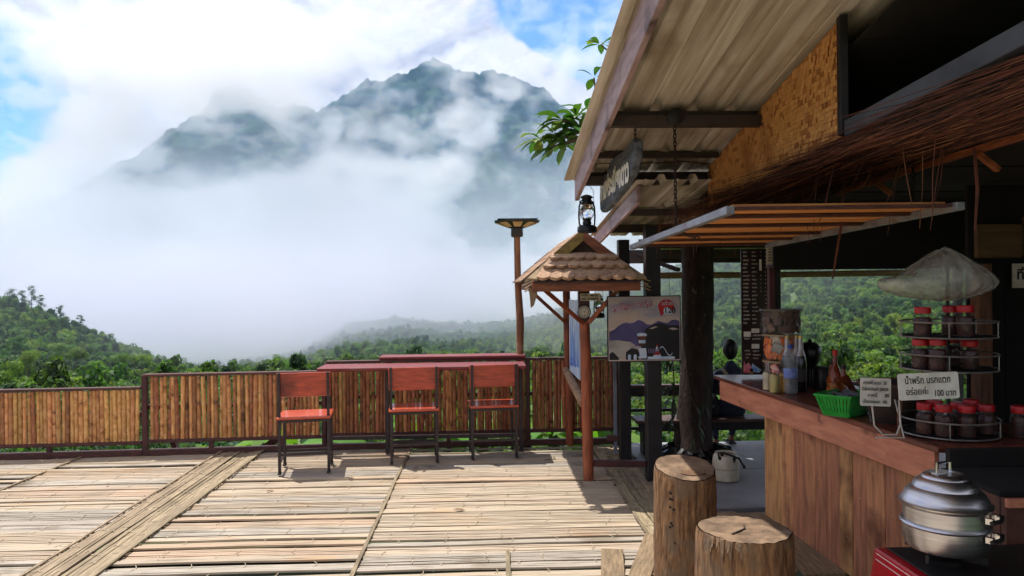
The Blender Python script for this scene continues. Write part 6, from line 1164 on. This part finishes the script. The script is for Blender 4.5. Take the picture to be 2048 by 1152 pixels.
for z, r in tiers:
    MB().tube(circ(r + .012, z - .008), .004, 6, closed=True).build('tier_ring', RACKW, rk); MB().lathe([(.02, z - .010), (r + .008, z - .010), (r + .008, z - .006), (.02, z - .006)], (jx, jy, 0), 28).build('tier_tray', IRON, rk)
    MB().tube(circ(r + .014, z + .062), .004, 6, closed=True).build('guard_ring', RACKW, rk)
    for k_ in range(5): q = k_ * 1.257 + .4; MB().tube([(jx + (r + .013) * math.cos(q), jy + (r + .013) * math.sin(q), z - .008), (jx + (r + .014) * math.cos(q), jy + (r + .014) * math.sin(q), z + .062)], .003, 5).build('upright', RACKW, rk)
proto = None; jn = ['lowest', 'middle', 'top']
spots_ = []; jars = []
for ti, lst in enumerate((((1866, 3.38), (1905, 3.31), (1953, 3.29), (1993, 3.34), (1930, 3.42), (1960, 3.46), (1885, 3.47)), ((1858, 3.39), (1893, 3.32), (1960, 3.34), (1925, 3.50)), ((1862, 3.38), (1921, 3.41), (1953, 3.32)))):
    for px, y in lst: spots_.append((ti, X_at(px, y), y, tiers[ti][0] - .005, 0))
for ti, x, y, z, q in spots_:
    if proto is None:
        proto = local_thing('chili_jar', '', 'jar', (x, y, z)); o3 = (0, 0, 0)
        MB().lathe([(0, .001), (.036, .001), (.040, .006), (.0405, .08), (.034, .098), (.030, .104), (.030, .118)], o3, 18, caps=False).build('glass', JG, proto, smooth=True)
        MB().lathe([(0, .004), (.0365, .004), (.0372, .078), (.030, .090), (0, .091)], o3, 18, caps=False).build('chili_paste', CHILI, proto, smooth=True)
        MB().lathe([(.0345, .108), (.0352, .111), (.0352, .134), (.033, .138), (0, .138)], o3, 20, caps=False).build('lid', LIDR, proto, smooth=True)
        t = proto
    else: t = copy_tree(proto); t.location = (x, y, z)
    t.rotation_euler = (U(-.03, .03), U(-.03, .03), U(0, 6)); t.scale = (1, 1, U(.96, 1.05)); jars.append((ti, x, y, t))
ordn = ['leftmost', 'second', 'third', 'fourth', 'fifth', 'sixth', 'seventh', 'eighth', 'ninth']
for ti in range(3):
    row = sorted([j for j in jars if j[0] == ti], key=lambda j: j[1] / j[2])
    for k_, j in enumerate(row): j[3]['label'] = 'red lidded chili jar, %s on the %s tier of the wire rack' % (ordn[k_] + ('' if k_ == 0 else ' from left'), jn[ti]); j[3]['group'] = 'chili jars in the wire rack'
jl = copy_tree(proto); jl.location = (jx + .27, jy - .10, ZT); jl['label'] = 'red lidded chili jar standing on the counter at the right of the rack'; jl['group'] = 'chili jars in the wire rack'
card('chili_sign', 'large white card with handwritten Thai for chili paste, 100 baht, on the rack', 1872, 1.215, 3.09, .262, .112, (('น้ำพริก นรกแตก', .028, .068, .042, .72), ('อร่อยค่ะ', .03, .022, .038, .82), ('100 บาท', .150, .013, .036, .8)), 0, rad(-1.5), None)
# inflated clear bag over the rack
bagc = Vector((X_at(1908, 3.38), 3.40, 1.60)); R = random.Random(77)
def bw_(p):
    a = math.atan2(p.y, p.x); crease = .05 * abs(math.sin(6.5 * a + p.z * 13)) + .035 * abs(math.sin(11 * a - p.z * 25 + 1)) + .03 * math.sin(3 * a + 2); f = .95 + crease + R.uniform(-.008, .008); top = p.z > 0
    z = p.z * (1.65 * max(.35, 1 - .75 * abs(p.x - .02) / .235) if top else .9) * (.94 + 1.1 * crease) + R.uniform(-.0015, .0015); x = p.x * f * (1 + .28 * (p.x < 0 and p.z < .03)); return Vector((x, p.y * f, z))
pbag = MB().add(*ellipsoid(tuple(bagc), (.235, .17, .095), 84, 40, bw_)).build('plastic_bag', mat('thin_plastic', (.66, .66, .62), (.34, .34, .31), scale=9, rough=.12, alpha=.48, bump=.5, bscale=30, spec=.8), None); tag(pbag, 'crumpled clear plastic bag draped over the top of the jar rack', 'plastic bag')
pbag.data.shade_smooth()
tp = thing('dark_basket', 'dark brown woven basket half hidden behind the handwritten cards', 'basket', (X_at(1800, 3.75), 3.75, ZT)); MB().lathe([(.10, 0), (.15, .12), (.165, .20), (.158, .20), (.14, .12), (.09, .01), (0, .01)], (X_at(1800, 3.75), 3.75, ZT), 26, caps=False).build('bowl', mat('dark_wicker', lin(48, 34, 28), lin(32, 24, 20), scale=14, stretch=(1, 1, 5), rough=.8, bump=.4), tp, smooth=True)
MB().tube([(X_at(1800, 3.75) + .165 * math.cos(q), 3.75 + .165 * math.sin(q), ZT + .20) for q in np.linspace(0, 6.283, 25)[:-1]], .008, 6, closed=True).build('rim', mat('wicker_rim', lin(84, 58, 44), rough=.8), tp, smooth=True)
